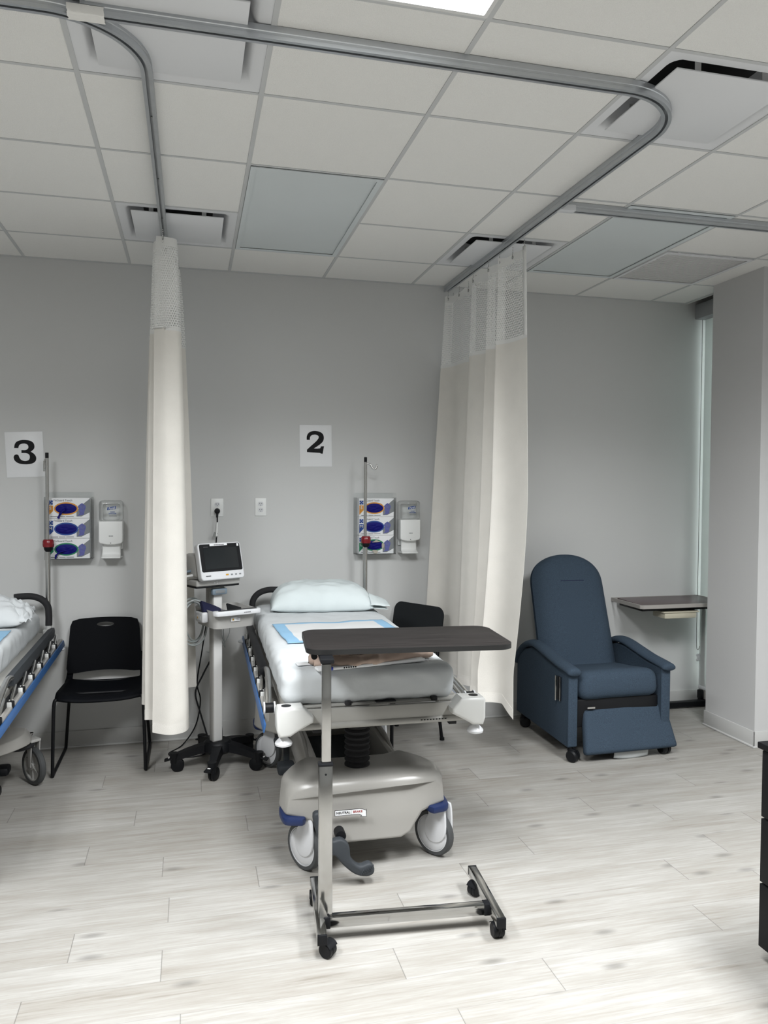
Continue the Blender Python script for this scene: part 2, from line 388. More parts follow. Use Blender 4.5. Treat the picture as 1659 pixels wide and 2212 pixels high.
def rrect(wd, ht, r, k=5):
    out = []
    for cx, cy, a0 in ((wd / 2 - r, ht / 2 - r, 0), (-wd / 2 + r, ht / 2 - r, 90), (-wd / 2 + r, -ht / 2 + r, 180), (wd / 2 - r, -ht / 2 + r, 270)):
        for i in range(k + 1):
            a = math.radians(a0 + 90 * i / k); out.append((cx + r * math.cos(a), cy + r * math.sin(a)))
    return out
def ell(rx, ry, n=28, cx=0, cy=0): return [(cx + rx * math.cos(2 * PI * i / n), cy + ry * math.sin(2 * PI * i / n)) for i in range(n)]
def nz(x, y, z=0.0): return noise.noise(Vector((x, y, z)))

# ================================================================== SETTING
XL, XR, YF, TOP = -4.6, 3.785, -8.6, CEIL + .30
b = B(); b.box(((XL + XR) / 2, YF / 2, -.05), (XR - XL + .4, -YF + .4, .1)); struct(b.build('floor', MF))
b = B(); b.box(((XL + XR) / 2, .06, TOP / 2), (XR - XL + .4, .12, TOP)); struct(b.build('wall_back', MW))
b = B(); b.box((XL - .06, YF / 2, TOP / 2), (.12, -YF, TOP)); struct(b.build('wall_left', MW))
b = B(); b.box(((XL + XR) / 2, YF - .06, TOP / 2), (XR - XL + .4, .12, TOP)); struct(b.build('wall_front', MW))
# right wall: windows from the back corner, either side of the column
b = B(); x = XR + .09
b.box((x, -.45, .06), (.18, .90, .12)); b.box((x, -.45, (2.93 + TOP) / 2), (.18, .90, TOP - 2.93))
b.box((x, -.95, TOP / 2), (.18, .12, TOP)); b.box((x, (YF - 1.0) / 2 - .005, TOP / 2), (.18, -YF - 1.01, TOP)); struct(b.build('wall_right', MW))
b = B(); b.box((3.63, -.7455, TOP / 2), (.346, .481, TOP)); struct(b.build('wall_column', MW2))
# window
b = B()
for y0 in (-.02, -.88): b.box((XR + .12, y0, 1.525), (.06, .045, 2.81), .004)
for z0 in (.14, 2.91): b.box((XR + .12, -.45, z0), (.06, .815, .045), .004)
wf = struct(b.build('window_1', MWHP))
b = B(); b.box((XR + .12, -.45, 1.525), (.006, .82, 2.73)); p = b.build('pane', MGLS, wf)
# baseboards
b = B(); b.box(((XL + XR) / 2, -.004, .052), (XR - XL, .008, .104), .003); b.box(((XL + XR) / 2, -.010, .006), (XR - XL, .018, .012), .004); struct(b.build('baseboard_back', MBB))
b = B(); b.box((3.453, -.7455, .052), (.008, .497, .104), .003); b.box((3.448, -.7455, .006), (.016, .505, .012), .004)
b.box((3.617, -.990, .052), (.336, .008, .104), .003); b.box((3.612, -.995, .006), (.346, .016, .012), .004); struct(b.build('baseboard_column', MBB))
# ceiling tiles, fixtures' bays left out
CX = lambda i: .8552 + i * T
bays = {}
for i in (-2, 1):
    for r in (0, 3): bays[(i, r)] = 'diffuser'
for i in (-1, 2):
    for r in (2, 3): bays[(i, r)] = 'off'
lit = []
for i in (-4, -1, 2):
    for r in (-2,):
        lit.append((i, r)); bays[(i, r)] = bays[(i, r + 1)] = 'on'
bays[(3, 3)] = 'grille'
XE = 3.60
b = B()
for i in range(-9, 5):
    x0, x1 = max(CX(i), XL), min(CX(i + 1), XE)
    if x1 - x0 < .02: continue
    for r in range(-11, 5):
        y0, y1 = max(RY[r], YF), (0.0 if r == 4 else RY[r + 1])
        if y1 - y0 < .02 or (i, r) in bays: continue
        b.box(((x0 + x1) / 2, (y0 + y1) / 2, CEIL + .012), (x1 - x0 - .011, y1 - y0 - .011, .020), .004, seg=1)
b.box(((XL + XR) / 2, YF / 2, TOP + .05), (XR - XL + .4, -YF + .4, .1)); b.box((XE + .006, YF / 2, CEIL + .15), (.012, -YF, .30))  # unseen slab added over the tiles to block sky light leaks; shade pocket side
struct(b.build('ceiling', MT))
b = B()
for i in range(-8, 5): b.box((CX(i), YF / 2, CEIL + .003), (.017, -YF, .006))
for r in range(-10, 5):
    segs = []; skip = [(i, r) for i in range(-9, 5) if bays.get((i, r)) in ('on', 'off') and bays.get((i, r - 1)) == bays.get((i, r)) and (i, r) not in lit]
    x = XL
    for i in range(-9, 5):
        a, c = max(CX(i), XL), min(CX(i + 1), XE)
        if c - a > .01 and (i, r) not in skip: b.box(((a + c) / 2, RY[r], CEIL + .0034), (c - a, .015, .005))
for y_, in ((-.011,),): b.box(((XL + XE) / 2, y_, CEIL + .002), (XE - XL, .022, .007))
b.box((XE - .011, YF / 2, CEIL + .0022), (.022, -YF, .007))
struct(b.build('trim_1', MGRID))

# ================================================================== CEILING FIXTURES
def diffuser(i, r, label):
    cx, cy = CX(i) + T / 2, RY[r] + T / 2
    t = thing('air_diffuser', (cx, cy, CEIL), 0, label, 'air vent', 'square ceiling air diffusers')
    b = B(); n = 8; prof = [(.594, .003, .006), (.520, .003, .03), (.500, .012, .05), (.470, .045, .07), (.430, .080, .09), (.36, .10, .09)]
    loops = [rrect(w_, w_, rr, 5) for w_, _, rr in prof]
    V = [[b.bm.verts.new((p[0], p[1], z)) for p in lp] for lp, (_, z, _) in zip(loops, prof)]
    for A, D in zip(V, V[1:]):
        for j in range(len(A)): b.bm.faces.new((A[j], A[(j + 1) % len(A)], D[(j + 1) % len(A)], D[j]))
    b.build('recessed_frame', MDF, t)
    b = B(); b.box((0, 0, .108), (.37, .37, .012)); b.build('duct_opening', MDK, t)
    b = B(); b.box((0, 0, -.006), (.455, .455, .006), .002); b.build('face_plate', MDF, t)
    for s in (-1, 1):
        for q in (-1, 1):
            b = B(); b.box((s * .13, q * .20, .045), (.022, .004, .10)); b.box((s * .13, q * .19, .004), (.022, .03, .004)); b.build('hanger_bracket', MG, t)
    return t
diffuser(-2, 0, 'large square air diffuser above the bend of the left curtain track, taped joint below')
diffuser(-2, 3, 'square air diffuser straight above the narrow bunched left curtain')
diffuser(1, 0, 'large square air diffuser beside the bend of the main track, upper right')
diffuser(1, 3, 'square air diffuser partly hidden behind the wide right curtain and its track')
def panel(i, r, on, label, group):
    cx, cy = CX(i) + T / 2, RY[r] + T
    t = thing('ceiling_light', (cx, cy, CEIL), 0, label, 'ceiling light', group)
    b = B(); w_, h_ = .590, 1.196
    mg = .026 if on else .05; o_, n_ = rrect(w_, h_, .004, 3), rrect(w_ - mg, h_ - mg, .004, 3)
    b.ring(o_, n_, mtx=Matrix.Rotation(-PI / 2, 4, 'X'), thick=.004, rings=1); b.box((0, 0, .05), (w_, h_, .04)); b.build('frame', MG if on else MLO, t)
    b = B(); b.box((0, 0, .008), (w_ - mg + .004, h_ - mg + .004, .010)); b.build('diffuser_lens', MLL if on else MLO, t)
    if on:
        ld = bpy.data.lights.new('lamp', 'AREA'); ld.shape = 'RECTANGLE'; ld.size = .55; ld.size_y = 1.15; ld.energy = LAMP_W; ld.color = (.97, .99, 1.0); ld.spread = math.radians(LAMP_SPREAD)
        lo = bpy.data.objects.new('lamp', ld); C.objects.link(lo); lo.parent = t; lo.location = (0, 0, -.004)
    return t
panel(-1, 2, False, 'switched-off grey ceiling light panel between the two curtains', None)
panel(2, 2, False, 'switched-off grey ceiling light panel above the blue recliner, under the branch track', None)
for k, (i, r) in enumerate(lit):
    panel(i, r, True, 'bright lit ceiling light panel at the top edge above the main track' if (i, r) == (-1, -2) else 'lit ceiling light panel out of view behind the camera', None if (i, r) == (-1, -2) else 'lit ceiling panels outside the view')
t = thing('return_grille', (CX(3) + T / 2, RY[3] + T / 2, CEIL), 0, 'white slotted return air grille in the ceiling by the window column', 'air vent')
b = B(); b.ring(rrect(.592, .592, .003, 2), rrect(.55, .55, .003, 2), mtx=Matrix.Rotation(-PI / 2, 4, 'X'), thick=.006, rings=1); b.build('frame', MDF, t)
b = B(); b.box((0, 0, .05), (.57, .57, .01)); b.build('plenum_back', MDK, t)
b = B()
for k in range(30): b.box((0, -.265 + k * .0183, .003), (.556, .0100, .004))
for s in (-.18, 0, .18): b.box((s, 0, .016), (.004, .556, .008))
b.build('louvres', MG, t)

# ------------------------------------------------------------------ curtain tracks
ZT = CEIL - .040
SEC = [(-.0175, 0), (-.0175, .040), (.0175, .040), (.0175, 0), (.005, 0), (.005, .004), (.0125, .006), (.0125, .024), (-.0125, .024), (-.0125, .006), (-.005, .004), (-.005, 0)]
SEC = [(-.0175, 0), (-.0175, .012), (-.0150, .014), (-.0150, .020), (-.0175, .022), (-.0175, .040), (.0175, .040), (.0175, .022), (.0150, .020), (.0150, .014), (.0175, .012), (.0175, 0), (.005, 0), (.005, .004), (.0125, .006), (.0125, .024), (-.0125, .024), (-.0125, .006), (-.005, .004), (-.005, 0)]
def arc(cx, cy, r, a0, a1, n=18): return [(cx + r * math.cos(math.radians(a0 + (a1 - a0) * k / n)), cy + r * math.sin(math.radians(a0 + (a1 - a0) * k / n)), ZT) for k in range(n + 1)]
def dense(a, c, n=6): return [tuple(Vector(a).lerp(Vector(c), k / n)) for k in range(n)]
t = thing('curtain_track', (0, 0, 0), 0, 'long aluminium ceiling track crossing the whole view and bending right to the wide curtain', 'curtain track')
path = dense((-.30, -2.735, ZT), (1.44, -2.735, ZT)) + arc(1.44, -2.455, .28, -90, 0) + dense((1.72, -2.45, ZT), (1.705, -.025, ZT))[1:] + [(1.705, -.025, ZT)]
b = B(); b.sweep(path, SEC); b.build('rail', MAL, t)
t = thing('curtain_track', (0, 0, 0), 0, 'aluminium ceiling track curving in from the left down to the narrow bunched curtain', 'curtain track')
path = dense((-2.6, -2.725, ZT), (-.405, -2.725, ZT)) + arc(-.405, -2.455, .27, -90, 0) + dense((-.135, -2.45, ZT), (-.135, -.03, ZT))[1:] + [(-.135, -.03, ZT)]
b = B(); b.sweep(path, SEC); b.build('rail', MAL, t)
for y_ in (-2.1, -1.5, -.98):
    b = B(); b.cyl((-.135, y_, ZT + .021), (-.135, y_, ZT + .026), .004, n=8); b.build('screw', MCHR, t)
tag(t, kind=None)
mt = B()
for s in range(1):
    mt.grid(lambda u, v: (-.335 + .10 * u + .004 * nz(u * 9, v * 9), -2.733 + (.024 + .0015 * nz(u * 7, v * 5, 3)) * math.cos(v * PI + PI), ZT + .018 - (.024 + .002 * nz(u * 6, v * 8, 7)) * (1.0 if .18 < v < .82 else math.sin(v * PI) / math.sin(.18 * PI)) * 1.0), 14, 18)
o = tag(mt.build('masking_tape', MTAPE, None, thick=.0006), 'crumpled whitish masking tape wrapped round the joint of the two ceiling tracks', 'tape')
t = thing('curtain_track', (0, 0, 0), 0, 'short branch ceiling track running right from the main track toward the column', 'curtain track')
b = B(); b.sweep(dense((1.775, -1.66, ZT), (3.58, -1.66, ZT)) + [(3.58, -1.66, ZT)], SEC); b.build('rail', MAL, t)
b = B(); b.box((1.765, -1.66, ZT + .012), (.085, .044, .030), .004); b.build('junction_clip', MWHC, t)

# ------------------------------------------------------------------ curtains
ZM, Z0 = 2.452, 2.925      # seam between net and cloth, top of heading
def curtain(label, path_fn, hem_fn, npath, hooks, edges=(), h0=.06):
    t = thing('cubicle_curtain', (0, 0, 0), 0, label, 'curtain', 'cubicle curtains')
    # arc length along the top edge for the net
    L_ = [0.0]
    for k in range(npath):
        a, c = Vector(path_fn(k / npath, .6)), Vector(path_fn((k + 1) / npath, .6)); L_.append(L_[-1] + (c - a).length)
    def al(s): return L_[min(npath, int(round(s * npath)))]
    def pt(s, z):
        x, y = path_fn(s, (Z0 - z) / (Z0 - .36)); return (x, y, z)
    def zt(s): return Z0 - .012 * abs(math.sin(s * PI * hooks))
    b = B(); b.grid(lambda s, v: pt(s, zt(s) - .045 * v), npath, 2); b.build('heading_band', MNB, t, angle=70, thick=.0012)
    b = B(); b.grid(lambda s, v: pt(s, zt(s) - .045 + (ZM - zt(s) + .045) * v), npath, 10, uvfn=lambda s, v: (al(s), (1 - v) * (Z0 - .045 - ZM))); b.build('net_panel', MNET, t, angle=180)
    b = B(); b.grid(lambda s, v: pt(s, ZM + .010 - .022 * v), npath, 2); b.build('seam_band', MNB, t, angle=70, thick=.002)
    b = B(); b.grid(lambda s, v: pt(s, ZM + (hem_fn(s) + .055 - ZM) * v), npath, 46); b.build('cloth_panel', MCUR, t, angle=70, thick=.0012)
    b = B(); b.grid(lambda s, v: pt(s, hem_fn(s) + .055 * (1 - v)), npath, 3); b.build('hem', MHEM, t, angle=70, thick=.002)
    for s in edges:
        b = B(); b.grid(lambda u, v: pt(max(0, min(1, s + (.024 * u if s == 0 else -.024 * u))), zt(s) - (zt(s) - ZM) * v), 2, 14); b.build('side_hem', MNB, t, angle=180, thick=.0035)
    for k in range(hooks):
        s = (k + h0) / (hooks - .88) if hooks > 1 else .1
        x, y, z = pt(min(s, .985), zt(s) - .02); xt = min(s, .985)
        b = B(); b.tube([(x + .004 * math.cos(a), y, z + .012 + .012 * math.sin(a)) for a in [i * PI / 4 for i in range(8)]], .0016, 6, closed=True)
        for q in range(4): b.ball((x, y, z + .028 + q * .009), .0028, 8)
        b.lathe([(.0, -.002), (.010, -.002), (.010, .002), (0, .002)], 12, Matrix.Translation((x - .001, y, z)) @ Matrix.Rotation(PI / 2, 4, 'Y'))
        b.build('hook', MCHR, t)
    return t
def cat(pts, s):
    n = len(pts) - 1; f = max(0.0, min(n - 1e-6, s * n)); i = int(f); u = f - i
    p0, p1, p2, p3 = pts[max(i - 1, 0)], pts[i], pts[i + 1], pts[min(i + 2, n)]
    return tuple(.5 * (2 * q1 + (q2 - q0) * u + (2 * q0 - 5 * q1 + 4 * q2 - q3) * u * u + (3 * q1 - q0 - 3 * q2 + q3) * u ** 3) for q0, q1, q2, q3 in zip(p0, p1, p2, p3))
# left: bunched tight, folds stacked along the track, the foremost fold broad
ztop = [(-.168, -.93), (-.135, -.950), (-.083, -.945), (-.075, -.90), (-.16, -.87), (-.18, -.82), (-.10, -.79), (-.072, -.74), (-.15, -.70), (-.185, -.66), (-.11, -.62), (-.065, -.57), (-.14, -.53), (-.18, -.48), (-.11, -.44), (-.066, -.38)]
zbot = [(-.200, -.90), (-.110, -.955), (-.028, -.935), (-.018, -.86), (-.13, -.83), (-.245, -.79), (-.15, -.75), (-.035, -.71), (-.10, -.66), (-.268, -.61), (-.16, -.57), (-.075, -.51), (-.13, -.46), (-.272, -.42), (-.14, -.36), (.034, -.30)]
def left_path(s, h):
    a, c = cat(ztop, s), cat(zbot, s); k = min(1.0, h ** .55)
    x, y = a[0] * (1 - k) + c[0] * k, a[1] * (1 - k) + c[1] * k
    return x + .006 * nz(s * 7, h * 3, 1) * h, y + .012 * nz(s * 9, h * 2.5, 5) * h
curtain('cream privacy curtain bunched into a narrow column between chair and monitor cart', left_path, lambda s: .335 + .07 * min(1, s * 1.5) - .012 * math.sin(s * 18), 150, 4, h0=.2)
# right: drawn out along the track in a few broad irregular folds
def right_path(s, h):
    y = -.04 - 1.235 * s; hh = min(1, h * 1.1)
    ph = 2 * PI * (4.1 * s + .35 * math.sin(2 * PI * s * 1.3 + .7) + .12 * math.sin(s * 17))
    amp = (.036 + .034 * hh) * (1 - .25 * s)
    x = 1.706 + amp * math.sin(ph) + .012 * math.sin(ph * 2.3 + 1) * hh - .10 * hh * (1 - s) ** 1.3 + .05 * hh * max(0, s - .75) * 4 * (1 - hh * .6)
    y += .035 * math.cos(ph * 1.0 + .6) * (1 - .3 * hh) + .05 * hh * (s - .2) * (1 - s) + (.17 * max(0, (hh - .55) / .45) ** 1.6 * max(0, (s - .55) / .45))
    return x + .008 * nz(s * 9, h * 3, 2) * h, y
curtain('wide cream privacy curtain hanging in folds between the stretcher and the blue recliner', right_path, lambda s: .44 - .05 * s + .012 * math.sin(s * 14) - .07 * max(0, (s - .90) / .10), 190, 11, (1.0,))

# ------------------------------------------------------------------ window roller shade
t = thing('roller_shade', (3.70, 0, 0), 0, 'grey roller shade covering the narrow window behind the column', 'window shade')
b = B(); b.box((.02, -.258, 2.955), (.11, .48, .11), .006); b.build('cassette', mat('grey shade cassette', (.30, .31, .32), .45), t)
b = B(); b.box((.045, -.266, 1.53), (.002, .46, 2.80)); b.build('shade_cloth', MSHD, t)
b = B(); b.box((.045, -.266, .135), (.012, .46, .025), .004); b.build('bottom_bar', MWHC, t)
b = B(); b.tube(smooth_path([(.02, -.035, 2.9), (.021, -.034, 2.0), (.02, -.036, 1.1), (.018, -.036, .50), (.022, -.05, .42), (.03, -.06, .45)], 8), .0022, 6); b.build('pull_chain', MCHR, t)
b = B(); b.box((.035, -.04, .36), (.018, .02, .05), .004); b.ball((.024, -.045, .34), .011, 10); b.ball((.024, -.04, .375), .009, 10); b.build('chain_clip', MWHC, t)

# ================================================================== ON THE BACK WALL
def sign(loc, rot, digit, scale, cx, cy, label):
    t = thing('number_sign', loc, 0, label, 'sign'); t.rotation_euler = (0, rot, 0)
    b = B(); b.box((0, -.0015, 0), (.215, .003, .277), .0012); b.build('paper_sheet', MPAP, t)
    b = B(); a = rot
    pts = [((x - cx) / scale, (cy - y) / scale) for x, y in digit]
    pts = [(x * math.cos(a) - y * math.sin(a), x * math.sin(a) + y * math.cos(a)) for x, y in pts]
    b.prism(pts, .0012, FRONT); b.build('numeral', MINK, t, loc=(0, -.0034, 0), smooth=False); return t
D3 = [(148, 417)] + smooth_path([(148, 417), (153, 378), (172, 348), (210, 330), (255, 325), (310, 332), (345, 355), (357, 390), (350, 425), (318, 455)], 4)[1:] + \
    smooth_path([(318, 455), (350, 477), (371, 507), (374, 537), (362, 567), (325, 589), (260, 597), (195, 588), (155, 560), (142, 525), (148, 500), (168, 488), (190, 496), (202, 525), (222, 550), (260, 560), (296, 548), (308, 518), (300, 487), (268, 472), (222, 472)], 4)[1:] + \
    [(222, 438)] + smooth_path([(222, 438), (263, 438), (288, 423), (294, 400), (284, 376), (250, 365), (212, 374), (196, 393), (190, 417)], 4)[1:]
D3 = [tuple(p)[:2] for p in D3]
D2 = smooth_path([(112, 257), (113, 220), (130, 185), (165, 165), (205, 160), (250, 168), (285, 190), (298, 230), (288, 270), (260, 300), (225, 325), (190, 348)], 4) + [(225, 349), (258, 345), (267, 324), (300, 322), (292, 365), (285, 404), (263, 402), (258, 395), (115, 388), (115, 362)] + \
    smooth_path([(115, 362), (160, 320), (210, 275), (238, 240), (240, 217), (222, 203), (195, 200), (165, 207), (148, 230), (146, 257)], 4)[1:]
D2 = [tuple(p)[:2] for p in D2]
D3 = [(p[0], p[1]) for p in D3]
SV = lambda pts: [(Vector((*p, 0))[0], p[1]) for p in pts]
sign((-.981, 0, 1.824), math.radians(-2.6), D3, 1833, 256, 487, 'white laminated sign with a bold black 3 on the grey wall')
sign((.809, 0, 1.908), math.radians(-.8), D2, 1615, 211, 320, 'white laminated sign with a bold black 2 above the stretcher pillow')

def outlet(loc, label, wd=.072):
    t = thing('wall_outlet', loc, 0, label, 'outlet')
    b = B(); b.box((0, -.003, 0), (wd, .006, .116), .0025); b.build('cover_plate', MOUT, t)
    for s in (-1, 1):
        b = B(); b.prism([(.017 * math.cos(a), max(-.0135, min(.0135, .018 * math.sin(a)))) for a in [2 * PI * k / 24 for k in range(24)]], .004, FRONT); rc = b.build('receptacle', MWHC, t, loc=(0, -.0065, s * .0195))
        b = B(); b.box((-.0065, -.0022, .003), (.0028, .001, .009)); b.box((.0065, -.0022, .003), (.0028, .001, .0075)); b.cyl((0, -.0017, -.0075), (0, -.0027, -.0075), .0026, n=10); b.build('slots', MINK, rc)
    b = B(); b.cyl((0, -.0055, 0), (0, -.0072, 0), .003, n=10); b.build('screw', MG, t)
    return t
outlet((.166, 0, 1.4985), 'white wall outlet with a black plug in its lower socket', .078)
outlet((.445, 0, 1.502), 'empty white double wall outlet right of the plugged one')
t = thing('power_cord', (.166, 0, 0), 0, 'black power cord plugged into the wall outlet above the monitor cart', 'power cord')
b = B(); b.cyl((0, -.009, 1.477), (0, -.040, 1.474), .019, .0165, 18, .004); b.cyl((0, -.030, 1.468), (-.001, -.036, 1.435), .008, .006, 12); b.build('plug', MBLK, t)
b = B(); b.tube(smooth_path([(0, -.034, 1.445), (0, -.036, 1.40), (-.004, -.040, 1.33), (-.010, -.05, 1.24), (-.016, -.10, 1.10), (-.06, -.14, .85), (-.10, -.15, .60), (-.13, -.15, .40), (-.11, -.13, .28), (-.14, -.12, .12), (-.22, -.15, .012), (-.30, -.28, .007), (-.24, -.36, .007), (-.12, -.36, .007), (-.05, -.34, .03), (-.012, -.36, .10)], 7), .0042, 8); b.build('cable', MBLK, t)
b = B(); b.cyl((-.001, -.0385, 1.405), (-.006, -.0440, 1.315), .0056, n=10); b.build('wrap_label', MOUT, t)
b = B(); b.box((-.014, -.046, 1.325), (.024, .002, .030), rot=Euler((0, .3, 0))); b.build('tag', mat('grey tag', (.25, .26, .25), .6), t)

# ------------------------------------------------------------------ glove dispensers
HAND = smooth_loop([(0, 0), (.012, .004), (.027, .006), (.038, .012), (.040, .026), (.044, .040), (.048, .052), (.047, .063), (.042, .068), (.036, .072), (.029, .079), (.022, .077), (.014, .071), (.007, .065), (.003, .055), (.009, .046), (.010, .036), (.009, .026), (.012, .016)], 3)
def glove_box(parent_loc, size, col, tongue, torn, label):
    t = thing('glove_box', parent_loc, 0, label, 'glove box', 'boxes of exam gloves in the clear wall holders')
    w_, h_, d_ = .240, .1235, .083
    b = B(); b.box((0, 0, h_ / 2), (w_, d_, h_ - .001), .001, seg=1); b.build('carton', MPAP, t)
    f = -d_ / 2 - .0004
    def flat(pts, m, name, dy=0.0): bb = B(); bb.prism([p[:2] for p in pts], .0005, FRONT); return bb.build(name, m, t, loc=(0, f - dy, 0), smooth=False)
    flat([(.120, .118), (.120, .035), (.072, .010), (.044, .010), (.044, .045), (.075, .080)], MLGY, 'printed_panel')
    hp = [(x + .049, y + .012) for x, y in [p[:2] for p in HAND]]; flat(hp, MGLP, 'printed_hand', .0006)
    for q in range(3):
        bb = B(); bb.tube([(.063 + q * .009, f - .0012, .080 - q * .002), (.073 + q * .006, f - .0012, .060 - q * .004)], .0007, 5); bb.build('finger_crease', MLGY, t)
    flat([(-.116, .108), (-.090, .108), (-.090, .082), (-.116, .082)], MBP, 'maker_square')
    for q in range(4):
        a = q * PI / 2; bb = B(); bb.prism([(-.103 + .010 * math.cos(a) + .0035 * math.cos(a + s), .095 + .010 * math.sin(a) + .0035 * math.sin(a + s)) for s in (0, 2.2, 3.14, 4.08)], .0005, FRONT); bb.build('maker_star', MWHC, t, loc=(0, f - .0006, 0), smooth=False)
    flat([(-.117, .076), (-.088, .076), (-.088, .044), (-.117, .014)], col, 'size_tag')
    text(size, .026, MWHC, t, (-.1035, f - .0009, .060), bold=.0006)
    text('FitGuard Touch', .0165, MGI, t, (-.086, f - .0003, .108), 'LEFT', bold=.0001)
    text('100 gloves', .0085, MGI, t, (-.106, f - .0003, .0095), 'LEFT', bold=.0002) if False else None
    for q, (x0, x1) in enumerate(((-.104, -.062), (-.056, -.020), (-.016, .028))):
        bb = B(); bb.box(((x0 + x1) / 2, f - .0002, .0095), (x1 - x0, .0005, .0042)); bb.build('print_line', MGI if q == 0 else MLGY, t)
    cx, cz = (-.011, .058); cx += -.004
    flat([(cx + .069 * math.cos(a), cz + .039 * math.sin(a)) for a in [2 * PI * k / 40 for k in range(40)]], col, 'opening_ring', .0004)
    # gloves bulging in the oval opening
    bb = B(); bb.grid(lambda u, v: (cx + .061 * v * math.cos(2 * PI * u), f - .0008 - .010 * (1 - v ** 2) * (.6 + .6 * nz(math.cos(2 * PI * u) * v * 3, math.sin(2 * PI * u) * v * 3, tongue + 2)), cz + .031 * v * math.sin(2 * PI * u)), 36, 10, closeu=True); bb.build('glove', MGLV, t, angle=180)
    if tongue == 1:
        bb = B(); bb.tube(smooth_path([(cx - .005, f - .008, cz - .004), (cx - .022, f - .014, cz - .020), (cx - .036, f - .016, cz - .040), (cx - .042, f - .012, cz - .056)], 5), [.012 + .003 * math.sin(k) for k in range(16)][:16], 10, flat=.5); bb.build('pulled_glove', MGLV, t, angle=180)
    if tongue == 2:
        bb = B(); bb.tube(smooth_path([(cx - .015, f - .008, cz - .008), (cx - .038, f - .014, cz - .018), (cx - .055, f - .016, cz - .034), (cx - .060, f - .012, cz - .052)], 5), [.012 + .003 * math.sin(k * 1.3) for k in range(16)][:16], 10, flat=.5); bb.build('pulled_glove', MGLV, t, angle=180)
    if torn:
        for q, pp in enumerate(([(-.018, .085), (-.004, .093), (.014, .086), (.024, .080), (-.030, .078)], [(-.030, .026), (-.020, .010), (-.008, .002), (.006, .008), (.004, .024)], [(.036, .070), (.052, .066), (.048, .042), (.036, .040)])):
            flat(smooth_loop(pp, 3), MTAB, 'torn_flap', .012)
    return t
def glove_station(xc, lefts, labels, hold_label):
    yb = -.050
    t = thing('glove_holder', (xc, 0, 1.186), 0, hold_label, 'glove dispenser', 'clear wall glove holders')
    b = B(); b.box((0, -.002, .205), (.272, .003, .410)); b.build('back_plate', MACR, t)
    for s in (-1, 1):
        b = B(); b.box((s * .1345, -.051, .19), (.003, .095, .380)); b.build('side_plate', MACR, t)
        b = B(); b.box((s * .128, -.0985, .19), (.016, .0025, .380)); b.build('front_lip', MACR, t)
    b = B(); b.box((0, -.051, .0015), (.272, .098, .003)); b.build('bottom_plate', MACR, t)
    b = B(); b.box((0, -.0985, .0125), (.272, .0025, .022)); b.build('front_lip', MACR, t)
    b = B(); b.box((0, -.0985, .395), (.272, .0025, .030)); b.build('front_lip', MACR, t)
    for k, (sz, col, tongue, torn) in enumerate(lefts):
        glove_box((xc + .002, yb, 1.190 + (2 - k) * .1238), sz, col, tongue, torn, labels[k])
glove_station(1.203, [('S', MOR, 0, False), ('M', MBP, 0, False), ('L', MGP, 0, True)],
    ['white glove box with orange tag, top of holder beside the right curtain', 'white glove box with blue tag, middle of the holder beside the right curtain', 'white glove box with torn opening flaps, bottom of the holder by the right curtain'],
    'clear acrylic wall holder with three glove boxes behind the pole of the middle stretcher')
glove_station(-.722, [('S', MOR, 1, False), ('M', MBP, 0, False), ('L', MGP, 2, False)],
    ['white glove box with orange S tag and glove hanging out, left holder', 'white glove box with blue M tag, middle of the left holder', 'white glove box with green L tag and a glove hanging out, left holder'],
    'clear acrylic wall holder with three glove boxes right of the number 3 sign')

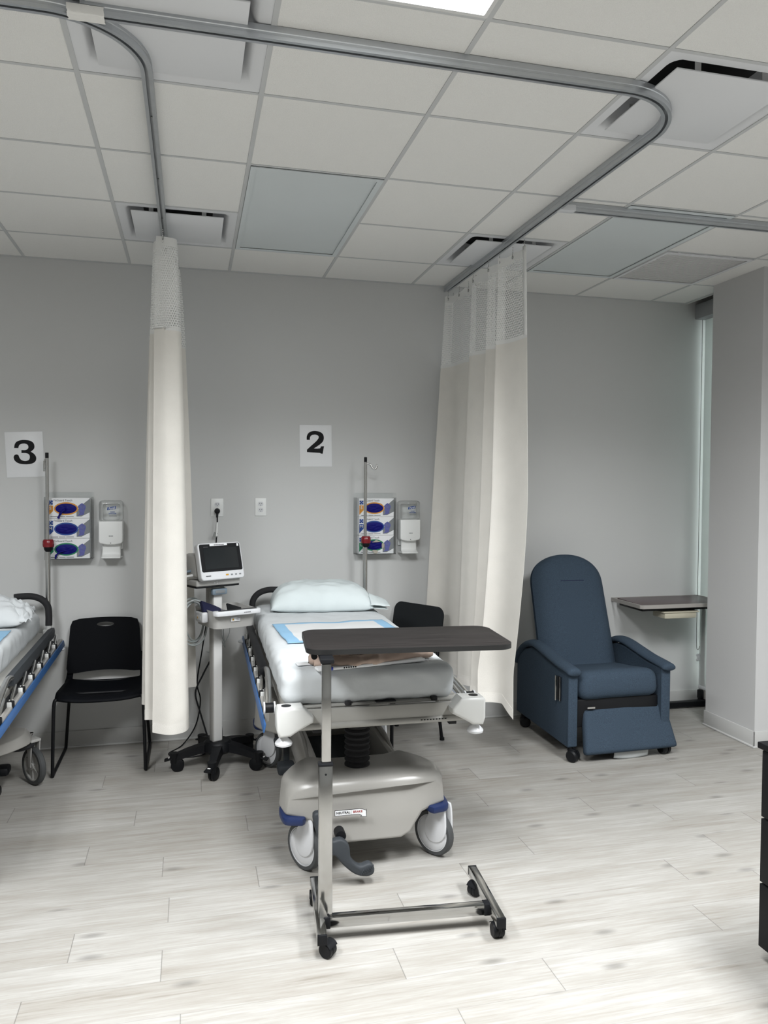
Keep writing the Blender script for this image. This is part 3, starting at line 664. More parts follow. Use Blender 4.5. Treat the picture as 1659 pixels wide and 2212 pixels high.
def sanitizer(xc, label):
    t = thing('sanitizer_dispenser', (xc, 0, 1.188), 0, label, 'hand sanitizer dispenser', 'wall hand sanitizer dispensers')
    b = B(); b.box((0, -.008, .20), (.128, .016, .30), .006); b.build('back_plate', MOUT, t)
    b = B(); b.box((0, -.058, .2925), (.138, .105, .130), .020, seg=4); b.build('clear_cover', MACS, t)
    b = B(); b.box((0, -.045, .285), (.098, .070, .100), .012, seg=3); b.build('refill_bottle', MACS, t)
    b = B(); pl = [(-.070, .125), (.070, .125), (.070, 0.0), (.062, -.012), (.02, -.020), (-.02, -.020), (-.062, -.012), (-.070, 0.0)]
    b.prism([(x, z + .105) for x, z in pl], .100, Matrix.Translation((0, -.058, 0)) @ FRONT, .007, 3); b.build('body', MOUT, t)
    text('es8', .016, MGI, t, (.003, -.1090, .140), shear=.3) if False else None
    b = B()
    for q in range(4): b.box((-.008 + q * .0065, -.1086, .139), (.0045, .0008, .006))
    b.build('small_mark', MLGY, t)
    b = B(); b.cyl((0, -.107, .096), (0, -.1095, .096), .0028, n=10); b.build('indicator', MINK, t)
    b = B(); b.grid(lambda u, v: ((u - .5) * (.100 + .012 * v), -.066 - .006 * (1 - abs(2 * u - 1) ** 2) - .040 * max(0, (v - .70) / .30) ** 2.2, .100 - .094 * v), 16, 22); b.build('drip_tray', MOUT, t, angle=180, thick=.006)
    b = B(); b.prism(smooth_loop([(-.055, 0), (.055, 0), (.058, -.05), (.040, -.092), (0, -.104), (-.040, -.092), (-.058, -.05)], 3), .008, Matrix.Translation((0, -.004, .006)), .003); b.build('tray_lip', MOUT, t)
    b = B(); b.box((0, -.058, .055), (.108, .010, .110), .004); b.build('tray_back', MOUT, t)
    lb = B(); lb.prism([(-.028, .300), (.022, .307), (.025, .325), (-.025, .318)], .0008, FRONT); lb.build('label_panel', MBP, t, loc=(.008, -.1117, -.002), smooth=False)
    text('Purell', .019, MWHC, t, (.007, -.1128, .310), bold=.0004, shear=.25, sx=.85, rot=Matrix.Rotation(-math.radians(8), 4, 'Y') @ FRONT)
    text('HAND', .0095, MBP, t, (.012, -.1120, .287), bold=.0003); text('SANITIZER', .0095, MBP, t, (.012, -.1120, .277), bold=.0003)
    b = B(); b.box((.014, -.1118, .265), (.045, .0006, .002)); b.box((.014, -.1118, .260), (.045, .0006, .002)); b.build('label_lines', MLGY, t)
    return t
sanitizer(1.438, 'white hand sanitizer dispenser with clear top beside the wide right curtain')
sanitizer(-.478, 'white hand sanitizer dispenser with clear top beside the bunched left curtain')

# ================================================================== SOFT RECTANGULAR FORMS
def soft_box(d, r, step, disp=None):
    """closed box skin of size d with rounded edges r, sampled every step, displaced by disp(p) along its normal"""
    h = Vector(d) / 2; out = B(); bm = out.bm
    def face(ax, sg):
        a, c = [k for k in range(3) if k != ax]; na, nc = max(2, int(d[a] / step)), max(2, int(d[c] / step)); V = []
        for i in range(na + 1):
            row = []
            for j in range(nc + 1):
                p = Vector((0, 0, 0)); p[ax] = sg * h[ax]; p[a] = -h[a] + d[a] * i / na; p[c] = -h[c] + d[c] * j / nc
                q = Vector([max(-h[k] + r, min(h[k] - r, p[k])) for k in range(3)]); n = (p - q)
                n = n.normalized() if n.length > 1e-9 else Vector((0, 0, 0)); p = q + n * r
                if disp: p = p + disp(p, n)
                row.append(bm.verts.new(p))
            V.append(row)
        for i in range(na):
            for j in range(nc): bm.faces.new((V[i][j], V[i + 1][j], V[i + 1][j + 1], V[i][j + 1]))
    for ax in range(3):
        for sg in (-1, 1): face(ax, sg)
    bmesh.ops.remove_doubles(bm, verts=bm.verts, dist=step * .15)
    return out
def ridge(x): return 1 - abs(2 * (x - math.floor(x)) - 1)

# ================================================================== STRETCHERS
def stretcher(loc, rz, label, spoked, side):
    """local: x across (right +), y from the foot end (0) to the head (1.86); side = the rail side towards the open room"""
    t = thing('hospital_stretcher', loc, rz, label, 'hospital stretcher')
    MTR = MBLR if spoked else MBLU
    # base: channel and end pods
    b = B()
    for s in (-1, 1):
        b.box((s * .185, .93, .285), (.030, 1.26, .19), .010)
        b.prism([(.30, .19), (1.55, .19), (1.55, .36), (1.30, .40), (.62, .40), (.30, .34)], .018, Matrix.Translation((s * .207, 0, 0)) @ Matrix.Rotation(PI / 2, 4, 'Z') @ Matrix.Rotation(PI / 2, 4, 'X'), .006)
    b.box((0, .93, .205), (.36, 1.26, .03), .008); b.build('base_channel', MBEI, t)
    b = B(); b.box((0, .93, .226), (.335, 1.2, .012)); b.build('channel_liner', MGRY, t)
    def pod(y0, flip, name, top=.392, wide=1.0):
        zt_ = .300 if spoked else top
        pts = [(-.372, .252), (-.362, zt_ - .026), (-.335, zt_), (-.20, zt_), (.20, zt_), (.335, zt_), (.362, zt_ - .026), (.372, .252), (.300, .240), (.255, .228), (.225, .190), (.195, .150), (.15, .132), (-.15, .132), (-.195, .150), (-.225, .190), (-.255, .228), (-.300, .240)]
        b = B(); bb = bmesh.new(); n = 14; ln = .36; rings = []
        for k in range(n + 1):
            u = k / n; y = u * ln
            wv = 1 - .07 * (1 - u) ** 3 - .42 * max(0, (u - .35) / .65) ** 1.6          # narrows behind
            rise = (.012 if u < .5 else .012 - .05 * (u - .5))
            edge = .035 * (1 - min(1, u / .09)) ** 2 + .03 * max(0, (u - .93) / .07) ** 2
            ring = []
            for x, z in pts:
                zz = z
                if z > .255: zz = z + rise * (1 - abs(x) / .36) ** 1.0 * (1.2 if abs(x) < .21 else .8) - edge
                else: zz = z + edge * .3
                ring.append(bb.verts.new((x * wv * wide, (y - .055 * (1 - (x / .36) ** 2)), zz)))
            rings.append(ring)
        m = len(pts)
        for A, D in zip(rings, rings[1:]):
            for j in range(m): bb.faces.new((A[j], A[(j + 1) % m], D[(j + 1) % m], D[j]))
        bb.faces.new(rings[0]); bb.faces.new(rings[-1][::-1])
        bmesh.ops.recalc_face_normals(bb, faces=bb.faces)
        mx = Matrix.Translation((0, y0, 0)) @ (Matrix.Rotation(PI, 4, 'Z') if flip else Matrix.Identity(4))
        b.add(bb, mx); o = b.build(name, MBEI, t, angle=50)
        mod = o.modifiers.new('round', 'BEVEL'); mod.width = .016; mod.segments = 3; mod.angle_limit = math.radians(40)
        for s in (-1, 1):
            b = B()
            if spoked:
                b.add(_ring_pad(.075, .014, .018), mx @ Matrix.Translation((s * .285, .085, .225)))
            else:
                pp = smooth_loop([(-.012, -.038), (.035, -.045), (.072, -.028), (.085, .02), (.085, .10), (.06, .15), (.0, .16), (-.03, .12)], 3)
                b.prism([(s * (x - 0) , y) for x, y in pp], .030, mx @ Matrix.Translation((s * .282 * (1.12 if wide > 1 else 1), .006, .243)), .008)
            b.build('bumper_band', MTR, t)
        return mx
    def _ring_pad(r, tk, hh):
        q = B(); q.tube([(r * math.cos(a), r * math.sin(a) * .9, 0) for a in [2 * PI * k / 20 for k in range(20)]], tk, 8, closed=True); return q.bm
    pod(.055, False, 'foot_pod'); pod(1.455, True, 'head_pod') if spoked else pod(1.475, True, 'head_pod', .440, 1.10)
    # casters
    def caster(x, y, ang, foot):
        e = bpy.data.objects.new('caster', None); C.objects.link(e); e.parent = t; e.location = (x, y, 0); e.rotation_euler = (0, 0, ang); e.empty_display_size = .05
        R_ = .1015; mx = Matrix.Translation((0, 0, R_)) @ Matrix.Rotation(PI / 2, 4, 'Y')      # wheel axis = local x
        b = B(); b.lathe([(R_ - .022, -.017), (R_ - .006, -.017), (R_, -.010), (R_, .010), (R_ - .006, .017), (R_ - .022, .017)], 36, mx); b.build('tyre', MRUB, e)
        if spoked:
            b = B(); b.lathe([(.080, -.014), (.072, -.014), (.072, .014), (.080, .014)], 32, mx)
            for k in range(6):
                a = k * PI / 3; b.add(_bar((.016 * math.cos(a), .016 * math.sin(a)), (.075 * math.cos(a), .075 * math.sin(a)), .004, .020), mx)
            b.lathe([(0, -.017), (.018, -.017), (.018, .017), (0, .017)], 18, mx); b.lathe([(.018, -.002), (.074, -.002), (.074, .002), (.018, .002)], 32, mx); b.build('spoked_hub', MCRT, e)
            b = B()
            for s in (-1, 1): b.prism([(-.022, .245), (.030, .245), (.012, .10), (-.012, .10)], .006, Matrix.Translation((s * .024, -.0, 0)) @ Matrix.Rotation(PI / 2, 4, 'Z') @ Matrix.Rotation(PI / 2, 4, 'X'), .002)
            b.box((0, .004, .245), (.058, .060, .016), .004); b.build('fork', MCRT, e)
        else:
            b = B(); b.lathe([(.083, -.0165), (.078, -.0185), (.078, .0185), (.083, .0165)], 36, mx); b.build('chrome_rim', MWHC, e)
            b = B()
            for s in (-1, 1): b.lathe([(0, .026 * s), (.040, .0245 * s), (.068, .021 * s), (.077, .015 * s), (.077, .008 * s), (0, .008 * s)], 32, mx)
            pp = smooth_loop([(-.058, .245), (-.075, .235), (-.082, .17), (-.078, .11), (-.045, .075), (0, .07), (.03, .10), (.030, .15), (.012, .19), (.006, .245)], 3)
            for s in (-1, 1): b.prism([p[:2] for p in pp], .014, Matrix.Translation((s * .0235, 0, 0)) @ Matrix.Rotation(PI / 2, 4, 'Z') @ Matrix.Rotation(PI / 2, 4, 'X'), .005)
            b.box((0, -.030, .235), (.050, .056, .022), .006); b.build('hub_cover', MWHC, e)
        return e
    def _bar(p, q, w_, h_):
        bb = B(); d = Vector((q[0] - p[0], q[1] - p[1], 0)); bb.box(((p[0] + q[0]) / 2, (p[1] + q[1]) / 2, 0), (d.length, w_, h_), rot=Euler((0, 0, math.atan2(d.y, d.x)))); return bb.bm
    A0 = math.radians(32)
    caster(-.262, .110, A0, 1); caster(.318, .118, math.radians(36), 1); caster(-.285 if spoked else -.318, 1.36, math.radians(38 if not spoked else 10), 0)
    caster(.365 if spoked else .310, 1.385 if spoked else 1.36, math.radians(38), 0)
    # lift bellows
    for y_ in (.215, 1.22):
        b = B(); prof = [(.0, .36)]
        for k in range(12):
            z = .362 + k * .0255; prof += [(.046, z), (.057, z + .010), (.057, z + .016)]
        prof += [(.046, .672), (0, .672)]
        b.lathe(prof, 28, Matrix.Translation((-.014, y_, 0))); b.build('lift_bellows', MBLR, t)
        b = B(); b.lathe([(.062, .355), (.092, .362), (.094, .380), (.080, .392), (.060, .392)], 28, Matrix.Translation((-.014, y_, 0))); b.build('bellows_collar', MBEI, t)
    # litter frame
    XF = .035
    b = B()
    for s in (-1, 1): b.box((XF * .5 + s * .355, .93, .700), (.040, 1.86, .055), .006)
    for y_ in (.36, 1.22): b.box((XF * .5, y_, .690), (.70, .09, .035), .005)
    b.box((XF * .5, 1.85, .70), (.74, .04, .055), .006); b.build('litter_frame', MBLA, t)
    b = B(); b.box((.02, .92, .746), (.71, 1.80, .018), .006); b.box((.04, .02, .737), (.70, .10, .010), .004); b.build('deck_panel', MBLA, t)
    b = B(); b.box((.06, -.008, .744), (.085, .05, .004)); b.build('deck_slot', MBLK, t)
    for x_ in (-.12, .25):
        b = B(); b.lathe([(0, -.008), (.016, -.008), (.014, .006), (0, .010)], 14, Matrix.Translation((x_ + .02, -.022, .745))); b.build('rubber_stop', MBLR, t)
    b = B(); b.box((XF, -.045, .702), (.70, .022, .062), .003); b.cyl((XF - .36, -.052, .664), (XF + .36, -.052, .664), .014, n=14); b.build('foot_crossbar', MBLA, t)
    b = B(); b.box((XF - .225, -.054, .6672), (.05, .006, .010), .001)
    b.build('crossbar_label', MWHP, t)
    b = B()
    for q in range(9): b.box((XF + .17 + q * .013, -.0655, .6665), (.008, .001, .0045))
    b.build('crossbar_print', MINK, t)
    for x_ in (-.26, .33):
        b = B(); b.box((XF + x_, .02, .634), (.034, .03, .034), .003); b.build('end_cap', MBLR, t)
    for yy, fl in (((-.055, 1),) if not spoked else ()):
        for s in (-1, 1):
            b = B()
            pl = [(-.036, .056), (.060, .058), (.074, .042), (.104, .017), (.103, -.006), (.058, -.030), (.030, -.046), (.012, -.058), (-.034, -.060), (-.044, -.030), (-.044, .045)]
            pl = [(-s * x, z) for x, z in pl]
            mx = Matrix.Translation((XF + s * .393, yy - .012, .703)) @ FRONT
            b.prism(pl, .092, mx, .012, 3)
            inner = [(.012, -.030), (.100, -.024), (.060, -.046), (.030, -.048), (.012, -.050)]
            b.build('corner_bumper', MWHP, t)
            b = B(); b.lathe([(0, .0), (.014, .0), (.016, -.006), (.036, -.028), (.040, -.036), (.038, -.046), (.024, -.052), (0, -.052)], 24, Matrix.Translation((XF + s * .405, yy - .012, .640)) @ Matrix.Diagonal((.88, .88, .80, 1))); b.build('bumper_wheel', MWHC, t)
            b = B(); b.lathe([(0, 0), (.020, 0), (.020, .0015), (0, .0015)], 20, Matrix.Translation((XF + s * .395, yy - .012, .7595))); b.build('socket_hole', MBLK, t)
    # folded side rails
    for s in (-1, 1):
        xr = s * .392 if s < 0 else s * .420
        rl = bpy.data.objects.new('side_rail', None); C.objects.link(rl); rl.parent = t; rl.empty_display_size = .05; rl.location = (-.012 * s, 0, .042) if spoked else (0, 0, .024)
        b = B(); b.prism([(-.030, .004), (-.026, .022), (-.008, .030), (.008, .030), (.012, .010), (.010, -.022), (-.024, -.022)], 1.20, Matrix.Translation((xr, 1.20, .715)) @ Matrix.Rotation(PI / 2, 4, 'X'), .004)
        b.build('top_bar', MBLK if not spoked else MGRY, rl)
        b = B(); b.box((xr + s * .012, 1.05, .668), (.018, 1.50, .026), .004); b.build('lower_bar', MBLK, rl)
        b = B()
        b.box((xr + s * .030, 1.00, .640), (.022, 1.78, .036), .004); b.build('rail_plate', MBEI, rl)
        b = B(); b.box((xr + s * .050, .93, .634), (.007, 1.90, .036), .003, rot=Euler((0, -s * .2, 0))); b.build('blue_strip', MBLS, rl)
        for k in range(7):
            yk = .18 + k * .245
            b = B(); b.tube(smooth_path([(xr + s * .034, yk - .02, .648), (xr + s * .030, yk + .0, .672), (xr + s * .026, yk + .07, .690), (xr + s * .018, yk + .16, .702)], 4), .007, 8); b.build('spindle', MST, rl)
            b = B(); b.box((xr + s * .028, yk - .04, .660), (.022, .007, .036), .003); b.box((xr + s * .028, yk + .002, .660), (.022, .007, .036), .003); b.box((xr + s * .030, yk - .019, .640), (.024, .05, .012), .003); b.build('pivot_bracket', MWHP, rl)
            b = B(); b.box((xr + s * .034, yk - .019, .662), (.022, .034, .032), .006); b.build('pivot_block', MBLK, rl)
        xo = xr + s * (.006 if s < 0 else .012)
        b = B(); b.tube(smooth_path([(xr - s * .002, .62, .728), (xr - s * .002, .52, .742), (xo, .36, .742), (xo + s * .010, .22, .728), (xo + s * .018, .10, .705), (xo + s * .020, .05, .700)], 5), .013, 10); b.build('bent_tube', MST, rl)
        b = B(); b.cyl((xo + s * .002, .045, .700), (xo + s * .038, .045, .700), .021, n=18, bev=.003); b.build('release_roller', MBLK, rl)
        for q in (-.001, .041):
            b = B(); b.cyl((xo + s * (q - .003), .045, .700), (xo + s * (q + .003), .045, .700), .025, n=18); b.build('roller_washer', MWHC, rl)
    # push handles, IV pole at the head end
    for s in ((-1, 1) if spoked else (-1,)):
        b = B(); pts = smooth_path([(s * .385, 1.80, .80), (s * .385, 1.805, .86), (s * .378, 1.81, .915), (s * .345, 1.815, .955), (s * .29, 1.82, .975), (s * .225, 1.82, .976), (s * .195, 1.82, .972)], 6)
        b.tube(pts, .0195, 14); b.build('push_handle', MBLR, t)
        b = B(); b.cyl((s * .385, 1.80, .70), (s * .385, 1.80, .80), .017, n=14); b.box((s * .385, 1.80, .755), (.060, .060, .050), .008); b.box((s * .405, 1.76, .70), (.040, .09, .06), .008); b.build('handle_socket', MWHP, t)
        b = B(); b.lathe([(0, -.006), (.044, -.006), (.050, .0), (.044, .006), (0, .006)], 24, Matrix.Translation((s * .425, 1.80, .655))); b.build('bumper_wheel', MWHC, t)
    iv = bpy.data.objects.new('iv_pole', None); C.objects.link(iv); iv.parent = t; iv.location = (.352 if not spoked else .378, 1.835, 0); iv.empty_display_size = .05
    b = B(); b.cyl((0, 0, .70), (0, 0, 1.27), .0155, n=16); b.build('outer_tube', MST, iv)
    b = B(); b.cyl((0, 0, 1.27), (0, 0, 1.80), .0105, n=16); b.build('inner_tube', MST, iv)
    b = B(); b.cyl((0, 0, 1.795), (0, 0, 1.832), .010, n=12, bev=.002); b.build('pole_tip', MBLK, iv)
    b = B(); b.lathe([(0, .045), (.026, .045), (.032, .036), (.033, .012), (.031, .0), (0, .0)], 20, Matrix.Translation((.004, -.004, 1.268))); b.build('clamp_knob', MKNB, iv)
    b = B(); b.lathe([(0, .0), (.027, .0), (.024, -.016), (.016, -.028), (0, -.028)], 20, Matrix.Translation((.004, -.004, 1.268))); b.build('clamp_collar', MBLK, iv)
    if spoked:
        b = B()
        for k in range(6): b.tube([(-.014 - .003 * (k % 2), -.006 + .005 * math.cos(a), 1.785 - k * .011 + .007 * math.sin(a)) for a in [2 * PI * j / 8 for j in range(8)]], .0018, 5, closed=True)
        b.tube(smooth_path([(-.010, -.006, 1.79), (-.016, -.008, 1.76), (-.016, -.008, 1.72)], 4), .004, 8); b.build('folded_hook', MST, iv)
    else:
        b = B(); b.tube(smooth_path([(.006, -.004, 1.787), (.022, -.006, 1.788), (.034, -.008, 1.780), (.044, -.010, 1.762), (.058, -.012, 1.754), (.070, -.012, 1.762), (.074, -.012, 1.778), (.070, -.012, 1.787)], 5), [.0062] * 30 + [.0058, .0052, .0045, .0036, .0026, .0016], 10); b.build('hook', MST, iv)
    # brake pedal: a two-armed lever across the foot end
    lever = [(-.253, .317), (-.219, .319), (-.207, .251), (-.184, .205), (-.14, .208), (-.107, .179), (-.098, .124), (-.062, .089), (-.023, .097), (-.002, .079), (-.004, .052), (-.033, .043), (-.082, .057), (-.13, .099), (-.165, .141), (-.197, .145), (-.222, .186), (-.245, .255)]
    b = B(); b.prism([p[:2] for p in smooth_loop(lever, 3)], .040, Matrix.Translation((0, -.080, 0)) @ FRONT, .009, 3); b.build('brake_pedal', MGRY, t, angle=50)
    for k in range(6):
        b = B(); b.box((-.052 + .008 * k, -.101, .064 + .003 * k), (.003, .004, .030), .001, rot=Euler((0, .5, 0))); b.build('tread_rib', MGRY, t)
    b = B(); b.cyl((-.135, -.01, .205), (-.135, -.064, .205), .022, n=16); b.build('pedal_shaft', MBLK, t)
    for s in (-1, 1):
        if spoked:
            b = B(); b.box((s * .205, 1.33, .110), (.10, .09, .045), .014); b.build('side_pedal', MBLK, t)
            b = B(); b.box((s * .195, 1.14, .060), (.10, .10, .055), .016); b.build('side_pedal', MBLK, t); continue
        b = B(); b.box((s * .262, 1.10, .225), (.090, .11, .034), .014); b.box((s * .245, 1.06, .095), (.095, .10, .055), .014); b.box((s * .235, 1.14, .16), (.03, .05, .14), .006); b.build('side_pedal', MGRY if not spoked else MBLK, t)
    if not spoked:
        st = B(); st.prism([(-.070, .013), (.036, .013), (.050, .010), (.064, .004), (.066, .010), (.066, -.024), (.040, -.022), (.044, -.017), (.032, -.011), (-.070, -.011)], .0012, FRONT); so = st.build('brake_sticker', MINK, t, loc=(-.082, -.0065, .277), smooth=False)
        st = B(); st.prism([(-.068, .011), (.036, .011), (.049, .0085), (.063, .003), (.064, -.022), (.043, -.020), (.047, -.016), (.033, -.009), (-.068, -.009)], .0012, FRONT); st.build('sticker_face', MPAP, so, loc=(0, -.0006, 0), smooth=False)
        text('NEUTRAL', .0135, MINK, so, (-.034, -.0016, .001), bold=.0003); text('BRAKE', .0135, MRED, so, (.028, -.0016, .001), bold=.0003)
        b = B(); b.box((.0, -.0014, .001), (.001, .0006, .019)); b.build('sticker_rule', MINK, so)
    return t
BED2 = dict(loc=(.730, -1.985, 0), rz=math.radians(-1.0)); BED3 = dict(loc=(-1.178, -1.985, 0), rz=math.radians(1.0))
stretcher(BED2['loc'], BED2['rz'], 'hospital stretcher with blue-trimmed base and white hub covers under the number 2 sign', False, -1)
stretcher(BED3['loc'], BED3['rz'], 'hospital stretcher with open spoked wheels at the left edge below the 3 sign', True, 1)

# ------------------------------------------------------------------ mattresses, pillows, pads
def mattress(bed, label, seed):
    c, s_ = math.cos(bed['rz']), math.sin(bed['rz'])
    def disp(p, n):
        q = Vector((p.x * 1.0, p.y, p.z)); top = max(0, n.z)
        a = .006 * nz(q.x * 4 + seed, q.y * 3, 0) * top
        f = p.z / .069                                    # sides: hanging folds, gathered at the corners
        side = 1 - top if n.z > -.2 else .3
        ang = (q.x * 1.0 + q.y * 1.0)
        fold = .0105 * side * (ridge(ang * 7 + .8 * nz(ang * 3, p.z * 9, seed)) - .4) * (.3 + .7 * abs(nz(ang * 2, 0, seed + 3)))
        wr = .0042 * nz(q.x * 17 + 4 * q.y, q.y * 9 - q.x * 5, seed) + .0016 * nz(q.x * 40, q.y * 36, p.z * 40)
        bag = -.004 * side
        fl = .010 * max(0, -f - .55) * nz(ang * 11, 3, seed) * 2
        return n * (a + fold + wr + bag + .006 * side) + Vector((0, 0, fl))
    dx = -.035 if seed > 5 else -.005
    b = soft_box((.735, 1.85, .146), .042, .0125, disp)
    o = b.build('mattress', MSH, None, angle=180, loc=(bed['loc'][0] + dx * c - .955 * s_, bed['loc'][1] + .900 * c - .005 * s_, .812), rot=(0, 0, bed['rz']))
    return tag(o, label, 'mattress')
mattress(BED2, 'stretcher mattress under a wrinkled white sheet, below the overbed table', 1.3)
mattress(BED3, 'mattress under a white sheet on the stretcher at the left edge', 6.1)
def pillow(loc, rz, sx, sy, h, m, label, seed, lump=1.0, tilt=(0, 0)):
    t = thing('pillow', loc, rz, label, 'pillow'); t.rotation_euler = (tilt[0], tilt[1], rz)
    def sh(u, v, sg):
        x, y = 2 * u - 1, 2 * v - 1
        e = max(0.0, (1 - abs(x) ** 5.5)) ** .55 * max(0.0, (1 - abs(y) ** 3.4)) ** .6 * (1 - .16 * x * x)
        k = 1 - .05 * (1 - y * y) * abs(x) ** 3 * 1.0; k2 = 1 - .07 * (1 - x * x) * abs(y) ** 3
        z = h * e * (1 if sg > 0 else .22)
        wr = lump * (.012 * nz(x * 2.2 + seed, y * 2, 1) + .009 * nz(x * 5, y * 7, seed) + .007 * ridge(x * 3 + y * 2.2 + nz(x * 3, y * 3, seed)) * (abs(x) ** 2)) * (e ** .4)
        wob = .008 * nz(x * 4, y * 4, seed + 2) * lump * max(abs(x), abs(y)) ** 4
        return (x * sx / 2 * k2 * 1.0 + wob, y * sy / 2 * k + wob, sg * (z + wr * (1 if sg > 0 else .2)))
    b = B(); b.grid(lambda u, v: sh(u, v, 1), 56, 44); b.grid(lambda u, v: sh(u, v, -1), 56, 44)
    bmesh.ops.remove_doubles(b.bm, verts=b.bm.verts, dist=.0008)
    b.build('pillow_body', m, t, angle=180); return t
pl = pillow((.785, -.375, .905), math.radians(-6), .62, .41, .150, MPL, 'plump white pillow with loose slip end at the head of the middle stretcher', .7)
b = B(); b.grid(lambda u, v: (.285 + .115 * u + .006 * nz(v * 5, u * 3), -.215 + .27 * v - .02 * u, .016 + (.055 * math.sin(PI * v) + .010) * (1 - u * .75) * 1.0 + .006 * nz(u * 4, v * 6, 2)), 10, 18)
b.grid(lambda u, v: (.285 + .105 * u, -.21 + .25 * v - .02 * u, .004 + .004 * nz(u * 4, v * 6, 5) - .006 * u), 10, 18); b.build('pillowcase_flap', MPL, pl, angle=180, thick=.002)
pillow((-1.225, -.58, .905), math.radians(8), .66, .42, .140, MSH, 'rumpled white pillow with crumpled case on the left stretcher', 4.2, 2.0)
t3 = bpy.data.objects['pillow.001']
b = B(); b.grid(lambda u, v: (.255 + .13 * u + .016 * nz(v * 7, u * 4, 3), -.20 + .36 * v + .012 * nz(u * 6, v * 4, 8), .012 + (.105 * math.sin(PI * min(1, v * 1.05)) ** .7) * (1 - u ** 2 * .75) + .022 * nz(u * 6, v * 9, 1) * (.4 + u)), 24, 34)
b.build('crumpled_case_end', MSH, t3, angle=180, thick=.002)
def pad(xc, yc, w_, d_, rz, label, z=.8895, zf=0):
    b = B(); b.grid(lambda u, v: ((u - .5) * w_ + .004 * nz(v * 4, u * 2), (v - .5) * d_ + .008 * nz(u * 4, 2), .0030 + .0025 * nz(u * 8, v * 7, xc) + .003 * nz(u * 3, v * 3, 5) + .0015 * ridge(u * 2 + nz(v * 3, u)) ), 50, 40, uvfn=lambda u, v: (u, v))
    return tag(b.build('underpad', MPAD, None, angle=180, loc=(xc, yc, z), rot=(0, 0, rz), thick=.0015), label, 'underpad')
pad(.745, -1.185, .62, .52, math.radians(2.5), 'white absorbent underpad with blue border lying flat on the middle stretcher')
pad(-1.195, -1.10, .62, .52, math.radians(2), 'blue-bordered underpad on the stretcher at the left edge')

# ------------------------------------------------------------------ things lying on the middle mattress
t = thing('folded_garment', (.770, -1.900, .890), math.radians(8), 'crumpled dusty pink garment lying on the mattress under the overbed table', 'clothing')
def roll(pts, r0, fl, seed):
    pp = smooth_path(pts, 9); n = len(pp)
    return pp, [1.25 * r0 * (.35 + .65 * math.sin(PI * min(1, max(0, .06 + .9 * k / (n - 1)))) ** .4) * (1 + .35 * nz(k * .23, seed)) for k in range(n)], fl
b = B()
for pts, r0, fl, sd in (([(-.285, .045, .018), (-.20, .03, .022), (-.08, .05, .024), (.05, .04, .028), (.16, .03, .026), (.262, .015, .020)], .040, .62, 1), ([(-.275, -.005, .016), (-.20, -.035, .018), (-.10, -.055, .018), (0, -.045, .018), (.10, -.03, .018), (.255, -.01, .016)], .036, .55, 4),
        ([(-.22, .10, .016), (-.08, .115, .02), (.08, .10, .022), (.21, .07, .018)], .05, .45, 7), ([(-.24, .01, .03), (-.15, -.02, .04), (-.06, .0, .038), (.03, .01, .034)], .024, .7, 9)):
    pp, rr, f = roll(pts, r0, fl, sd); b.tube(pp, rr, 14, flat=fl)
for v in b.bm.verts: v.co += Vector((nz(v.co.x * 30, v.co.y * 40, v.co.z * 50), nz(v.co.x * 30, v.co.y * 40, 9 + v.co.z * 50), .8 * nz(v.co.x * 26, v.co.y * 50, 3))) * .009; v.co.z = max(.002, v.co.z)
b.build('jersey', MTAN, t, angle=180)
b = B(); b.tube(smooth_path([(.06, -.005, .040), (.10, -.01, .046), (.145, -.005, .044), (.165, .005, .038)], 6), [.012, .019, .023, .025, .026, .026, .026, .026, .026, .026, .025, .025, .024, .023, .022, .020, .017, .013, .010], 14, flat=.62); tag(b.build('patterned_sock', MLAT, None, angle=180, loc=(.770, -1.915, .892), rot=(0, 0, math.radians(8))), 'yellow cloth with white lattice pattern tucked on the pink garment', 'clothing')
t = thing('paper_packet', (.735, -1.972, .886), math.radians(10), 'long flat white packet with a blue end band along the front of the pink garment', 'packet')
b = B(); b.box((0, 0, .009), (.49, .050, .014), .006); b.build('sleeve', MPAP, t)
b = B(); b.box((-.190, 0, .009), (.030, .0515, .0150), .006); b.build('blue_band', mat('bright blue band', (.01, .04, .42), .4), t)
b = B()
for q in range(6): b.box((-.130 + q * .010, -.0252, .009), (.006, .001, .006))
b.build('small_print', MINK, t)
b = B(); b.box((-.03, .0, 0), (.13, .045, .004), .001); tag(b.build('paper_slip', MPAP, None, loc=(.525, -1.885, .890), rot=(0, 0, .1)), 'small white paper slip under the left end of the pink garment', 'paper')

# ================================================================== OVERBED TABLES
def small_caster(parent, x, y, ang, top, r=.024, name='caster'):
    e = bpy.data.objects.new(name, None); C.objects.link(e); e.parent = parent; e.location = (x, y, 0); e.rotation_euler = (0, 0, ang); e.empty_display_size = .03
    mx = Matrix.Translation((0, -.014, r)) @ Matrix.Rotation(PI / 2, 4, 'Y'); b = B()
    for s in (-1, 1): b.lathe([(0, s * .004), (r, s * .004), (r, s * .018), (r * .86, s * .021), (0, s * .021)], 24, mx)
    b.build('wheel', MBLK, e)
    b = B(); b.lathe([(0, -.0035), (r * 1.05, -.0035), (r * 1.05, .0035), (0, .0035)], 20, mx)
    hood = [(r * 1.14 * math.cos(math.radians(a)), r + r * 1.14 * math.sin(math.radians(a))) for a in range(10, 175, 12)]
    b.grid(lambda u, v: (-.023 + .046 * v, -.014 + r * 1.13 * math.cos(math.radians(20 + 130 * u)), r + r * 1.13 * math.sin(math.radians(20 + 130 * u))), 12, 2)
    b.cyl((0, .004, r * 1.2), (0, .004, top), .011, n=12); b.box((0, 0, top - .006), (.03, .03, .012), .003); b.build('hood', MBLK, e)
    return e
